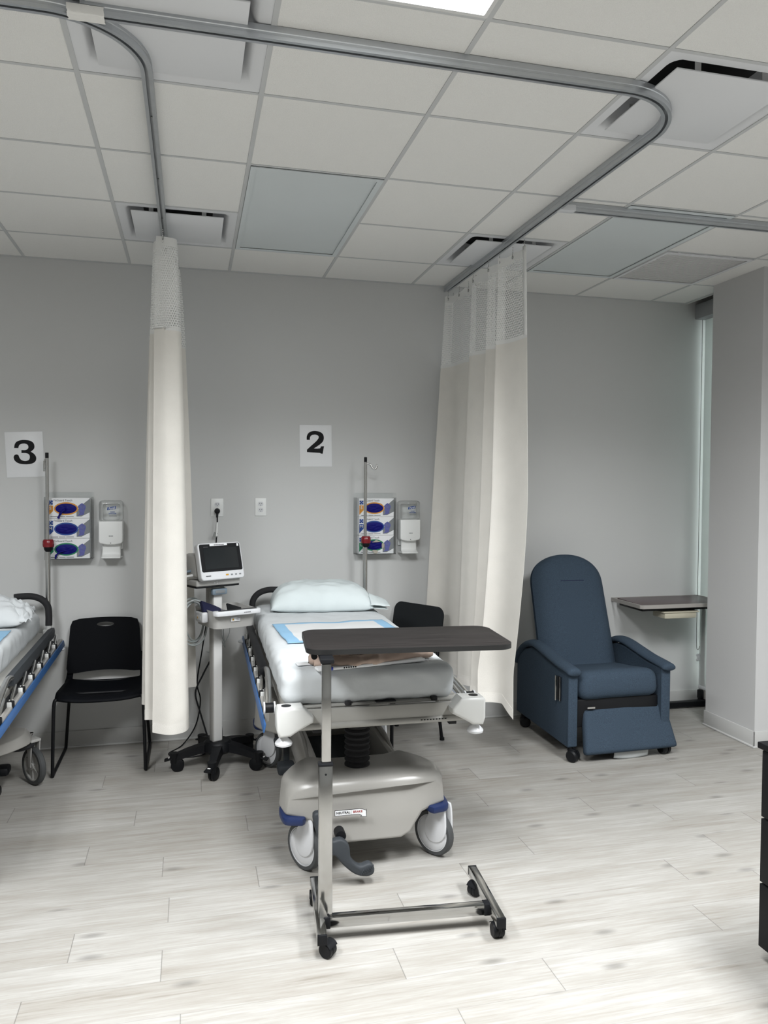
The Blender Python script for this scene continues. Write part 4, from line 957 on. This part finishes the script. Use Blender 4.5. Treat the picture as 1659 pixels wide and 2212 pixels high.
t = thing('overbed_table', (.790, -2.36, 0), math.radians(-5), 'chrome overbed table with dark walnut top standing in front of the middle stretcher', 'overbed table')
b = B()
b.prism([p[:2] for p in rrect(.785, .405, .062, 8)], .021, Matrix.Translation((.012, .180, 1.0355)), .003); b.build('table_top', MTOP, t)
b = B(); b.sweep([(p[0] + .012, p[1] + .180, 1.0354) for p in rrect(.786, .406, .0625, 8)], [(-.0015, -.0095), (.0015, -.0095), (.0015, .0095), (-.0015, .0095)], closed=True); b.build('edge_band', MTOE, t)
b = B(); b.box((-.200, .15, 1.0185), (.28, .20, .013), .004); b.box((-.312, .000, 1.015), (.050, .16, .020), .005); b.cyl((-.352, .06, 1.012), (-.352, .02, 1.012), .012, n=12); b.build('top_bracket', MBLK, t)
b = B(); b.box((-.315, -.070, .816), (.034, .024, .378), .003); b.build('upper_post', MCHR, t)
b = B(); b.box((-.3175, -.072, .352), (.050, .034, .58), .004); b.build('lower_post', MCHR, t)
b = B(); b.box((-.3175, -.072, .643), (.054, .038, .010), .003); b.build('post_collar', MBLK, t)
b = B(); b.cyl((-.3175, -.0885, .61), (-.3175, -.0897, .61), .004, n=10); b.build('lock_pin', MBLK, t)
for x, y0, y1 in ((-.337, -.195, .205), (.308, -.185, .200)):
    b = B(); b.box((x, (y0 + y1) / 2, .0725), (.034, y1 - y0, .036), .003); b.build('foot_bar', MCHR, t)
    for yy in (y0 - .002, y1 + .002):
        b = B(); b.box((x, yy, .0725), (.0345, .010, .0365), .002); b.build('foot_cap', MBLK, t)
b = B(); b.box((-.015, -.080, .0725), (.614, .034, .040), .003); b.build('cross_bar', MCHR, t)
for x in (-.312, .283):
    b = B(); b.box((x, -.080, .0725), (.024, .038, .042), .002); b.build('bar_joint', MBLK, t)
b = B(); b.prism([(0, .0), (.032, 0), (.0, .075)], .004, Matrix.Translation((-.338, -.092, .087)) @ Matrix.Rotation(PI / 2, 4, 'X') @ Matrix.Identity(4)); b.build('gusset', MST, t)

for x, y, a in ((-.327, -.165, 50), (.308, -.160, 185), (.315, .150, -60), (-.337, .155, 175)): small_caster(t, x, y, math.radians(a), .056, .026)

t = thing('overbed_table', (3.36, -.26, 0), 0, 'plum-topped overbed table with taupe edge and cream tray beside the blue recliner', 'overbed table')
zt = .822
b = B(); b.prism([(-.382, -.19), (.31, -.19), (.31, .185), (-.355, .185)], .012, Matrix.Translation((.050, .055, zt)), .002); b.build('table_top', MTP2, t)
b = B(); b.sweep([(-.345, .25, zt - .004), (-.345, -.128, zt - .004), (-.335, -.140, zt - .004), (.372, -.140, zt - .004), (.372, .25, zt - .004)], [(-.006, -.014), (.006, -.014), (.006, .012), (-.006, .012)], closed=True); b.build('edge_band', MTE2, t)
b = B(); b.box((.03, .06, zt - .031), (.68, .30, .026), .006); b.build('under_frame', MBLK, t)
b = B(); b.box((-.02, -.045, zt - .052), (.285, .16, .010), .003); b.box((-.022, -.045, zt - .077), (.255, .15, .040), .008); b.build('tray_drawer', MTUB, t)
b = B(); b.box((.405, .18, .42), (.03, .05, .74), .004); b.build('post', MTE2, t)
b = B(); b.box((.03, .155, .030), (.70, .05, .040), .004); b.box((.400, .02, .030), (.04, .42, .040), .004); b.build('foot_bar', MBLK, t)
for x, y in ((.400, .215), (.400, -.16), (-.30, .155)): small_caster(t, x, y, 1.0, .03, .012)
b = B(); b.box((.372, .185, .085), (.03, .05, .07), .010); b.build('lever', MBLK, t)

# ================================================================== VITAL-SIGNS MONITOR CART
ROT = math.radians(27); CC = (.150, -.525, 0)
t = thing('monitor_cart', CC, ROT, 'grey wheeled monitor cart with black five-legged base between left curtain and stretcher', 'medical cart')
b = B(); b.box((-.012, 0, .655), (.062, .052, 1.02), .010, seg=3); b.build('pole', MCRT, t)
b = B(); b.box((-.012, -.0262, .655), (.052, .0015, 1.0), .0005); b.build('pole_channel', MG, t)
b = B(); b.lathe([(0, .085), (.080, .085), (.092, .100), (.088, .132), (.070, .150), (0, .150)], 24)
b.build('base_hub', MBLK, t)
angs = [192, 259, 326, 44, 112]
for a in angs:
    a_ = math.radians(a) - ROT; d = Vector((math.cos(a_), math.sin(a_), 0)); q = B(); pp = [d * r_ + Vector((.012, 0, z)) for r_, z in ((.05, .118), (.12, .112), (.19, .100), (.255, .084))]
    q.sweep(pp, [(-.032, -.022), (.032, -.022), (.026, .022), (-.026, .022)], scale=[1.15, 1.0, .88, .72])
    e = q.build('base_leg', MBLK, t)
    tip = d * .262 + Vector((.012, 0, 0)); cst = bpy.data.objects.new('caster', None); C.objects.link(cst); cst.parent = t; cst.location = tip; cst.rotation_euler = (0, 0, a_ + PI / 2 + random.uniform(-.6, .6)); cst.empty_display_size = .03
    mx = Matrix.Translation((0, .018, .0375)) @ Matrix.Rotation(PI / 2, 4, 'Y'); b = B()
    for s in (-1, 1): b.lathe([(0, s * .003), (.0375, s * .003), (.0375, s * .014), (.032, s * .018), (0, s * .018)], 22, mx)
    b.build('wheel', MBLK, cst)
    b = B(); b.cyl((0, 0, .05), (0, 0, .108), .022, .026, 16); b.box((0, .012, .070), (.012, .05, .03), .004); b.box((0, -.030, .074), (.040, .052, .010), .004, rot=Euler((.25, 0, 0))); b.build('fork', MBLK, cst)
    b = B(); b.box((0, -.030, .0815), (.018, .008, .002), rot=Euler((.25, 0, 0))); b.build('brake_mark', MG, cst)
# tray
tr = bpy.data.objects.new('tray', None); C.objects.link(tr); tr.parent = t; tr.location = (.020, -.055, .838); tr.rotation_euler = (0, 0, math.radians(-5)); tr.empty_display_size = .05
def tub(b, w0, d0, w1, d1, h, th):
    o0, o1 = rrect(w0, d0, .04, 6), rrect(w1, d1, .045, 6); i1, i0 = rrect(w1 - 2 * th, d1 - 2 * th, .04, 6), rrect(w0 - 2 * th, d0 - 2 * th, .035, 6)
    L_ = [[b.bm.verts.new((x, y, z)) for x, y in lp] for lp, z in ((o0, 0), (o1, h), (i1, h), (i0, th))]; n = len(o0)
    for A, D in zip(L_, L_[1:]):
        for j in range(n): b.bm.faces.new((A[j], A[(j + 1) % n], D[(j + 1) % n], D[j]))
    b.bm.faces.new(L_[0][::-1]); b.bm.faces.new(L_[3])
b = B(); tub(b, .245, .270, .272, .305, .100, .006); b.build('bin', MCRT, tr)
b = B(); b.box((-.02, .03, .05), (.004, .22, .08)); b.build('bin_divider', MCRT, tr)
b = B(); b.prism([p[:2] for p in smooth_loop([(-.140, -.143), (-.136, -.178), (-.10, -.192), (.10, -.192), (.136, -.178), (.140, -.143), (.10, -.141), (-.10, -.141)], 3)], .028, Matrix.Translation((0, 0, .092)), .006); b.build('front_handle', MWHC, tr)
b = B(); b.prism([p[:2] for p in rrect(.235, .026, .012, 5)], .002, Matrix.Translation((0, -.167, .1065))); b.build('handle_grip', MBLK, tr)
b = B(); b.box((-.005, -.1485, .050), (.055, .0015, .022)); b.build('warning_label', MPAP, tr)
b = B(); b.prism([(-.007, -.006), (.007, -.006), (0, .007)], .001, Matrix.Translation((-.020, -.1496, .050)) @ FRONT); b.build('warning_triangle', MYEL, tr)
b = B(); b.box((.010, -.1496, .055), (.020, .001, .004)); b.box((.010, -.1496, .046), (.020, .001, .002)); b.build('label_print', MGI, tr)
b = B()
for q in range(7): b.box((.028 + q * .006, -.1945, .092), (.004, .001, .005))
b.build('handle_print', MGI, tr)
b = B(); b.box((-.153, -.02, .060), (.038, .105, .062), .012, seg=3); b.build('side_pocket', MWHC, tr)
b = B(); b.box((-.153, -.02, .0918), (.024, .085, .002)); b.build('pocket_opening', MBLK, tr)
b = B(); b.box((-.1725, -.02, .057), (.0012, .050, .022)); b.build('pocket_label', MPAP, tr)
b = B(); b.prism([(-.007, -.006), (.007, -.006), (0, .007)], .001, Matrix.Translation((-.1736, -.010, .057)) @ Matrix.Rotation(PI / 2, 4, 'Z') @ FRONT); b.build('warning_triangle', MYEL, tr)
# head
b = B(); b.box((-.012, .005, 1.045), (.085, .075, .04), .008); b.box((-.012, .05, .99), (.05, .05, .14), .006); b.build('mount_head', MCRT, t)
b = B(); b.box((-.015, -.045, 1.030), (.098, .030, .038), .010); b.build('release_latch', MBLG, t)
b = B(); b.box((-.015, -.0605, 1.030), (.060, .004, .018), .002); b.build('latch_window', MLGY, t)
b = B(); b.box((-.038, .0, 1.066), (.275, .155, .012), .004); b.build('dock_plate', MBLK, t)
b = B(); b.box((-.038, -.002, 1.088), (.280, .165, .034), .008, seg=3); b.build('dock_body', MCRT, t)
b = B(); b.cyl((-.065, -.085, 1.088), (-.065, -.0865, 1.088), .004, n=10); b.cyl((-.050, -.085, 1.092), (-.050, -.0868, 1.092), .003, n=10); b.cyl((-.050, -.085, 1.082), (-.050, -.0868, 1.082), .003, n=10); b.build('dock_lights', MWHC, t)
# monitor stands on the dock
t = thing('patient_monitor', (CC[0] - .036, CC[1] - .014, 1.100), ROT + math.radians(4), 'patient monitor with dark screen docked on top of the wheeled cart', 'monitor')
TL = Matrix.Rotation(math.radians(-14), 4, 'X'); F2 = Matrix.Translation((.0, -.088, .108)) @ TL
b = B(); b.prism([p[:2] for p in rrect(.286, .212, .020, 6)], .040, F2 @ FRONT, .006, 3); b.build('housing', MWHC, t)
b = B(); b.box((-.01, .0, .085), (.255, .13, .135), .018, seg=3); b.build('rear_case', MCRT, t)
F3 = F2 @ Matrix.Translation((0, -.0205, 0))
b = B(); b.prism([(x, y + .020) for x, y in rrect(.268, .158, .010, 4)], .0016, F3 @ FRONT); b.build('bezel', MBLK, t)
b = B(); b.prism([(x, y + .016) for x, y in rrect(.222, .120, .002, 2)], .0012, F3 @ Matrix.Translation((0, -.0012, 0)) @ FRONT); b.build('screen', MDIS, t)
b = B(); b.box((-.008, -.0016, .094), (.115, .001, .013)); b.bm.transform(F3); b.build('name_label', MPAP, t)
text('PROPERTY OF', .006, MINK, t, F3 @ Vector((-.008, -.0026, .094)), bold=.0002, rot=TL @ FRONT) if False else None
b = B()
for q in range(9): b.box((-.035 + q * .0075, -.0024, .093), (.005, .0008, .005))
b.bm.transform(F3); b.build('label_print', MINK, t)
b = B(); b.box((.120, -.0016, .088), (.012, .001, .015)); b.bm.transform(F3); b.build('corner_label', MPAP, t)
b = B()
for q in range(5): b.box((-.105 + q * .006, -.0012, .083), (.004, .0008, .003))
b.bm.transform(F3); b.build('bezel_mark', MGI, t)
b = B(); b.box((.025, -.001, -.082), (.018, .002, .009), .002); b.bm.transform(F3); b.build('alarm_key', MYEL, t)
for k in range(3):
    b = B(); b.box((.056 + k * .028, -.0008, -.083), (.013, .0016, .008), .002); b.box((.056 + k * .028, -.0018, -.083), (.004, .0008, .004)); b.bm.transform(F3); b.build('key', MLGY, t)
b = B()
for q in range(6): b.box((-.112 + q * .0055, -.0006, -.082), (.004, .0008, .005))
b.bm.transform(F3); b.build('model_print', MINK, t)
for k, (z, m) in enumerate(((.055, MBLG), (.032, MG))):
    b = B(); b.cyl((-.13, .0 - .02 * k, z), (-.185, .0 - .02 * k, z - .004), .0085, .006, 12); b.tube(smooth_path([(-.18, -.02 * k, z - .004), (-.215, .01, z - .01), (-.25, .06, z - .03 - .03 * k)], 5), .0036, 8); b.build('side_connector', m, t)
# cuffs, hose, leads
o = B(); o.prism([(-.085, -.045), (.085, -.050), (.090, .040), (.02, .050), (-.080, .048)], .022, Matrix.Translation((-.060, -.060, .975)) @ Matrix.Rotation(-.25, 4, 'Z') @ Matrix.Rotation(.60, 4, 'X') @ Matrix.Rotation(.50, 4, 'Y'), .006)
tag(o.build('pressure_cuff', MNAV, None, loc=(CC[0], CC[1], -.055), rot=(0, 0, ROT)), 'navy blood pressure cuff leaning in the left half of the cart tray', 'pressure cuff')
o = B(); o.prism([(-.062, -.045), (.060, -.045), (.060, .040), (-.062, .045)], .014, Matrix.Translation((.062, -.095, .962)) @ Matrix.Rotation(-.15, 4, 'Z') @ Matrix.Rotation(1.0, 4, 'X') @ Matrix.Rotation(.55, 4, 'Y'), .003)
cf = tag(o.build('pressure_cuff', MBLK, None, loc=(CC[0], CC[1], -.055), rot=(0, 0, ROT)), 'black printed cuff standing in the middle of the cart tray', 'pressure cuff')
b = B()
for k, (cx, cy, rx, rz_) in enumerate(((-.135, .03, .080, .125), (-.128, .05, .070, .115), (-.140, .04, .083, .135), (-.125, .02, .065, .12))):
    b.tube([(cx + rx * math.cos(a) + .004 * k, cy + .012 * math.sin(2 * a + k) + .014 * k, .845 + .005 * k + rz_ * math.sin(a)) for a in [2 * PI * j / 40 for j in range(40)]], .0048, 8, closed=True)
b.tube(smooth_path([(-.11, -.01, .975), (-.16, .0, .985), (-.235, .03, .93), (-.255, .05, .85)], 7), .0048, 8)
tag(b.build('coiled_hose', MCBL, None, loc=(CC[0], CC[1], 0), rot=(0, 0, ROT)), 'coiled grey monitor hose hanging at the left side of the cart tray', 'hose')
b = B()
for k in range(5):
    b.tube(smooth_path([(.03 + .02 * k, .115, .87), (.05 + .015 * k, .130, .80 - .012 * k), (.085 + .010 * k, .135, .775 - .03 * k + .012 * (k % 2)), (.12 - .01 * k, .135, .80), (.11 + .02 * k, .130, .85)], 7), .0022, 6)
b.tube(smooth_path([(.12, .13, .86), (.155, .135, .80), (.150, .135, .73), (.09, .13, .655), (.03, .11, .645), (-.03, .08, .66)], 7), .0018, 6)
tag(b.build('sensor_leads', MCBL, None, loc=(CC[0], CC[1], 0), rot=(0, 0, ROT)), 'thin grey sensor leads looping below the right side of the cart tray', 'cable')
b = B(); b.tube(smooth_path([(-.015, .05, .62), (-.05, .09, .52), (-.085, .11, .42), (-.06, .10, .30), (-.03, .07, .16)], 7), .0052, 8)
b.tube(smooth_path([(.018, .045, .36), (.040, .06, .28), (.058, .06, .20), (.055, .05, .135)], 7), .0052, 8)
tag(b.build('cart_cable', MBLK, None, loc=(CC[0], CC[1], 0), rot=(0, 0, ROT)), 'black cable looping behind the pole of the monitor cart', 'cable')

# ================================================================== CHAIRS
t = thing('sled_chair', (-.505, -.30, 0), math.radians(0.0), 'black plastic sled-base chair with handle slot between the left stretcher and bunched curtain', 'chair')
def seat_pt(u, v):
    x = (u - .5) * (.470 - .03 * v); y = -.235 + .41 * v
    z = .458 - .028 * math.sin(PI * v) * (1 - (2 * u - 1) ** 2) - .030 * max(0, (.16 - v) / .16) ** 2 + .015 * abs(2 * u - 1) ** 3 - .01 * v
    return (x, y - .02 * (1 - abs(2 * u - 1) ** 2.5) * (1 - v) ** 3, z)
b = B(); b.grid(seat_pt, 24, 22); b.build('seat', MSHL, t, angle=180, thick=.010)
def bendb(v): return (v.x, .205 + .05 * ((v.z - .47) / .35) ** 1.2 * 1.0 + .030 * (1 - (v.x / .23) ** 2) - .02, v.z) if v.z > .47 else (v.x, .19 + .028 * (1 - (v.x / .23) ** 2) - .02 + .0, v.z)
out = []
N_ = 48
def outline(a):
    # rounded trapezoid, wider at the bottom
    c_, s_ = math.cos(a), math.sin(a); k = (abs(c_) ** 14 + abs(s_) ** 14) ** (-1 / 14.0); x, z = c_ * k, s_ * k
    return (x * (.212 - .012 * z) - .012, (.645 + z * .165) + .008 * (1 - x * x) * (z > 0) - .018 * (1 - x * x) * (z < 0) * -1)
outer = [outline(2 * PI * k / N_) for k in range(N_)]; inner = [(-.012 + .052 * math.cos(2 * PI * k / N_), .775 + .013 * math.sin(2 * PI * k / N_)) for k in range(N_)]
b = B(); b.ring(outer, inner, thick=.009, bend=bendb, rings=12); b.build('backrest', MSHL, t, angle=60)
b = B()
for s in (-1, 1): b.sweep([(s * .205, .238, .60), (s * .210, .222, .53), (s * .214, .205, .485), (s * .215, .175, .460), (s * .215, .12, .452)], [(-.018, -.005), (.018, -.005), (.018, .005), (-.018, .005)], upv=(0, -1, .3))
b.build('back_strap', MSHL, t)
for s in (-1, 1):
    b = B(); b.tube(smooth_path([(s * .20, -.10, .440), (s * .222, -.215, .438), (s * .236, -.232, .425), (s * .242, -.232, .30), (s * .248, -.232, .05), (s * .248, -.228, .014), (s * .250, -.195, .0105), (s * .250, 0, .010), (s * .250, .215, .010), (s * .248, .245, .018), (s * .246, .25, .05), (s * .225, .225, .30), (s * .205, .19, .440), (s * .195, .16, .446)], 5), .0095, 10); b.build('leg_frame', MBLK, t)
b = B(); b.cyl((-.2, -.10, .436), (.2, -.10, .436), .008, n=10); b.build('cross_rail', MBLK, t)
b = B(); b.cyl((-.2, .16, .442), (.2, .16, .442), .008, n=10); b.build('cross_rail', MBLK, t)
# charcoal chair behind the stretcher, turned to face it
d = Vector((-.857, -.515, 0)); rzc = math.atan2(d.x, -d.y) * -1
rzc = math.atan2(d.y, d.x) + PI / 2
t = thing('stacking_chair', (1.50, -.64, 0), rzc, 'charcoal stacking chair half hidden behind the stretcher and wide curtain', 'chair')
t.location = (1.238, -.360, 0)
b = B(); b.grid(lambda u, v: ((u - .5) * .45, -.22 + .42 * v, .455 - .02 * math.sin(PI * v) - .03 * max(0, (.15 - v) / .15) ** 2), 20, 20); b.build('seat', MSH2, t, angle=180, thick=.012)
b = B(); b.prism([p[:2] for p in rrect(.44, .30, .06, 6)], .014, Matrix.Translation((0, .245, .715)) @ Matrix.Rotation(math.radians(-10), 4, 'X') @ FRONT, .005); b.build('backrest', MSH2, t)
for s in (-1, 1):
    b = B(); b.tube(smooth_path([(s * .200, -.19, .012), (s * .200, -.19, .25), (s * .200, -.19, .42), (s * .205, -.165, .442), (s * .20, .10, .442)], 5), .011, 10); b.lathe([(0, 0), (.016, 0), (.015, .018), (0, .018)], 12, Matrix.Translation((s * .200, -.19, 0))); b.build('leg', MBLK, t)
    b = B(); b.tube(smooth_path([(s * .205, .270, .012), (s * .204, .235, .20), (s * .203, .20, .40), (s * .205, .21, .50), (s * .20, .25, .70)], 5), .011, 10); b.lathe([(0, 0), (.016, 0), (.015, .018), (0, .018)], 12, Matrix.Translation((s * .205, .272, 0))); b.build('leg', MBLK, t)

# ================================================================== RECLINER
t = thing('recliner', (2.520, -.95, 0), 0, 'blue upholstered clinical recliner on casters, footrest tipped forward', 'recliner')
HW = .345
YZ = Matrix.Rotation(PI / 2, 4, 'Z') @ Matrix.Rotation(PI / 2, 4, 'X')       # local XY -> world YZ, thickness along X
armz = [(.74, .470), (.70, .520), (.62, .575), (.52, .605), (.42, .605), (.30, .585), (.15, .560), (.0, .545)]
side = [(.0, .085), (.0, .540)] + [(y, z - .018) for y, z in armz[::-1]][1:] + [(.745, .10)]
for s in (-1, 1):
    b = B(); b.prism(side, .060, Matrix.Translation((s * (HW - .032), 0, 0)) @ YZ, .010, 3); b.build('side_panel', MUPH, t, angle=50)
    b = B(); b.box((s * (HW - .032), -.004, .315), (.062, .020, .45), .009, seg=3); b.build('front_pad', MUPH, t)
    pp = smooth_path([(s * (HW - .028), y, z) for y, z in [(.765, .430)] + armz + [(-.045, .535)]], 5)
    b = B(); b.sweep(pp, [(.046 * math.cos(a), .030 * math.sin(a) * (1 if math.sin(a) > 0 else .55)) for a in [2 * PI * k / 18 for k in range(18)]], scale=[.55, .85] + [1] * (len(pp) - 5) + [.96, .85, .55]); b.build('arm_cap', MUPH, t, angle=70)
def sd(p, n): return n * (.010 * (1 - (p.x / .26) ** 2) * max(0, n.z) + .004 * nz(p.x * 6, p.y * 6, 2))
b = soft_box((.535, .60, .165), .058, .025, sd); b.build('seat_cushion', MUPH, t, angle=180, loc=(.005, .285, .408), rot=(math.radians(-8), 0, 0))
# back: tapering pad with a round head, leaning back
def back_pt(u, v, f):
    v = v * (2 - v); zz = .96 * v
    hw = .272 - .012 * v
    k = max(0.0, (v - .74) / .26); hw *= max(0.0, 1 - k ** 2.6) ** .5
    x = (2 * u - 1) * hw
    bulge = (1 - abs(2 * u - 1) ** 4) * (1 - .3 * k)
    y = f * (.050 + .038 * bulge) * (.25 + .75 * (1 - abs(2 * u - 1) ** 8)) * max(0.0, 1 - max(0.0, (v - .80) / .20) ** 3) ** .5
    return Vector((x, y, zz * .88))
b = B()
b.grid(lambda u, v: back_pt(u, v, -1), 32, 44); b.grid(lambda u, v: back_pt(u, v, 1), 32, 44)
bmesh.ops.remove_doubles(b.bm, verts=b.bm.verts, dist=.001)
hl = [e for e in b.bm.edges if e.is_boundary]
bmesh.ops.holes_fill(b.bm, edges=hl, sides=0)
bmesh.ops.bridge_loops(b.bm, edges=[e for e in b.bm.edges if e.is_boundary]) if False else None
bk = b.build('backrest', MUPH, t, angle=60, loc=(-.022, .445, .375), rot=(math.radians(-19), 0, 0))
b = B(); b.tube([(-.085 + .17 * k / 8, -.0875 - .0005 * math.sin(PI * k / 8), (.645)) for k in range(9)], .0022, 6); b.build('stitched_tuck', MNAV, bk)
b = B(); b.box((0, .33, .28), (.56, .62, .17), .01); b.build('inner_frame', MBLK, t)
b = B(); b.box((-.19, -.005, .318), (.05, .006, .010)); b.build('mechanism_plate', MST, t)
fr = bpy.data.objects.new('footrest', None); C.objects.link(fr); fr.parent = t; fr.location = (.058, .000, .172); fr.rotation_euler = (math.radians(-20), 0, math.radians(1.5)); fr.empty_display_size = .05
b = soft_box((.585, .060, .262), .018, .02, lambda p, n: n * .003 * nz(p.x * 6, p.z * 6, 1))
for v in b.bm.verts: v.co.x *= 1.02 - .06 * (v.co.z / .13)
b.build('footrest_pad', MUPH, fr, angle=180)
b = B(); b.grid(lambda u, v: ((u - .5) * .235 + .01, .01 + .02 * v, -.128 - .034 * v - .012 * math.sin(PI * u) * v), 14, 4); b.build('lining_flap', mat('grey lining', (.40, .42, .42), .8), fr, angle=180, thick=.003)
for x, y, a in ((-.312, .012, .6), (.312, .015, .2), (-.312, .70, 1.2), (.312, .70, .9)):
    e = bpy.data.objects.new('caster', None); C.objects.link(e); e.parent = t; e.location = (x, y, 0); e.rotation_euler = (0, 0, a); e.empty_display_size = .03
    b = B(); mx = Matrix.Translation((0, -.015, .036)) @ Matrix.Rotation(PI / 2, 4, 'Y')
    for s in (-1, 1): b.lathe([(0, s * .004), (.036, s * .004), (.036, s * .022), (.028, s * .032), (0, s * .033)], 22, mx)
    b.build('wheel', MBLK, e)
    b = B(); b.cyl((0, 0, .04), (0, 0, .095), .014, n=12); b.box((0, -.008, .068), (.030, .05, .016), .005); b.build('stem', MBLK, e)
lv = bpy.data.objects.new('recline_lever', None); C.objects.link(lv); lv.parent = t; lv.location = (-HW - .002, .085, .42); lv.empty_display_size = .03
b = B(); b.box((-.003, .012, 0), (.006, .045, .145), .002); b.build('escutcheon', MBLK, lv)
b = B(); b.box((-.016, .030, 0), (.012, .012, .155), .004); b.box((-.008, -.008, 0), (.006, .006, .15), .002); b.build('lever_bar', MCHR, lv)

# ================================================================== CABINET
t = thing('drawer_cabinet', (2.21, -3.245, -.006), 0, 'black drawer cabinet cut off by the right edge of the view', 'cabinet')
b = B(); b.box((.0, 0, .405), (.58, .72, .70), .002); b.build('carcass', MCAB, t)
b = B(); b.box((.01, 0, .030), (.56, .70, .06)); b.build('plinth', MCAB, t)
b = B(); b.box((-.006, 0, .764), (.62, .745, .022), .003); b.build('counter_top', MCAB, t)
for z0, z1 in ((.065, .285), (.292, .512), (.519, .748)):
    b = B(); b.box((-.298, 0, (z0 + z1) / 2), (.018, .716, z1 - z0), .002); d_ = b.build('drawer', MCAB, t)
    b = B(); b.box((-.312, 0, z1 - .05), (.012, .14, .012), .004); b.build('handle', MBLK, d_)
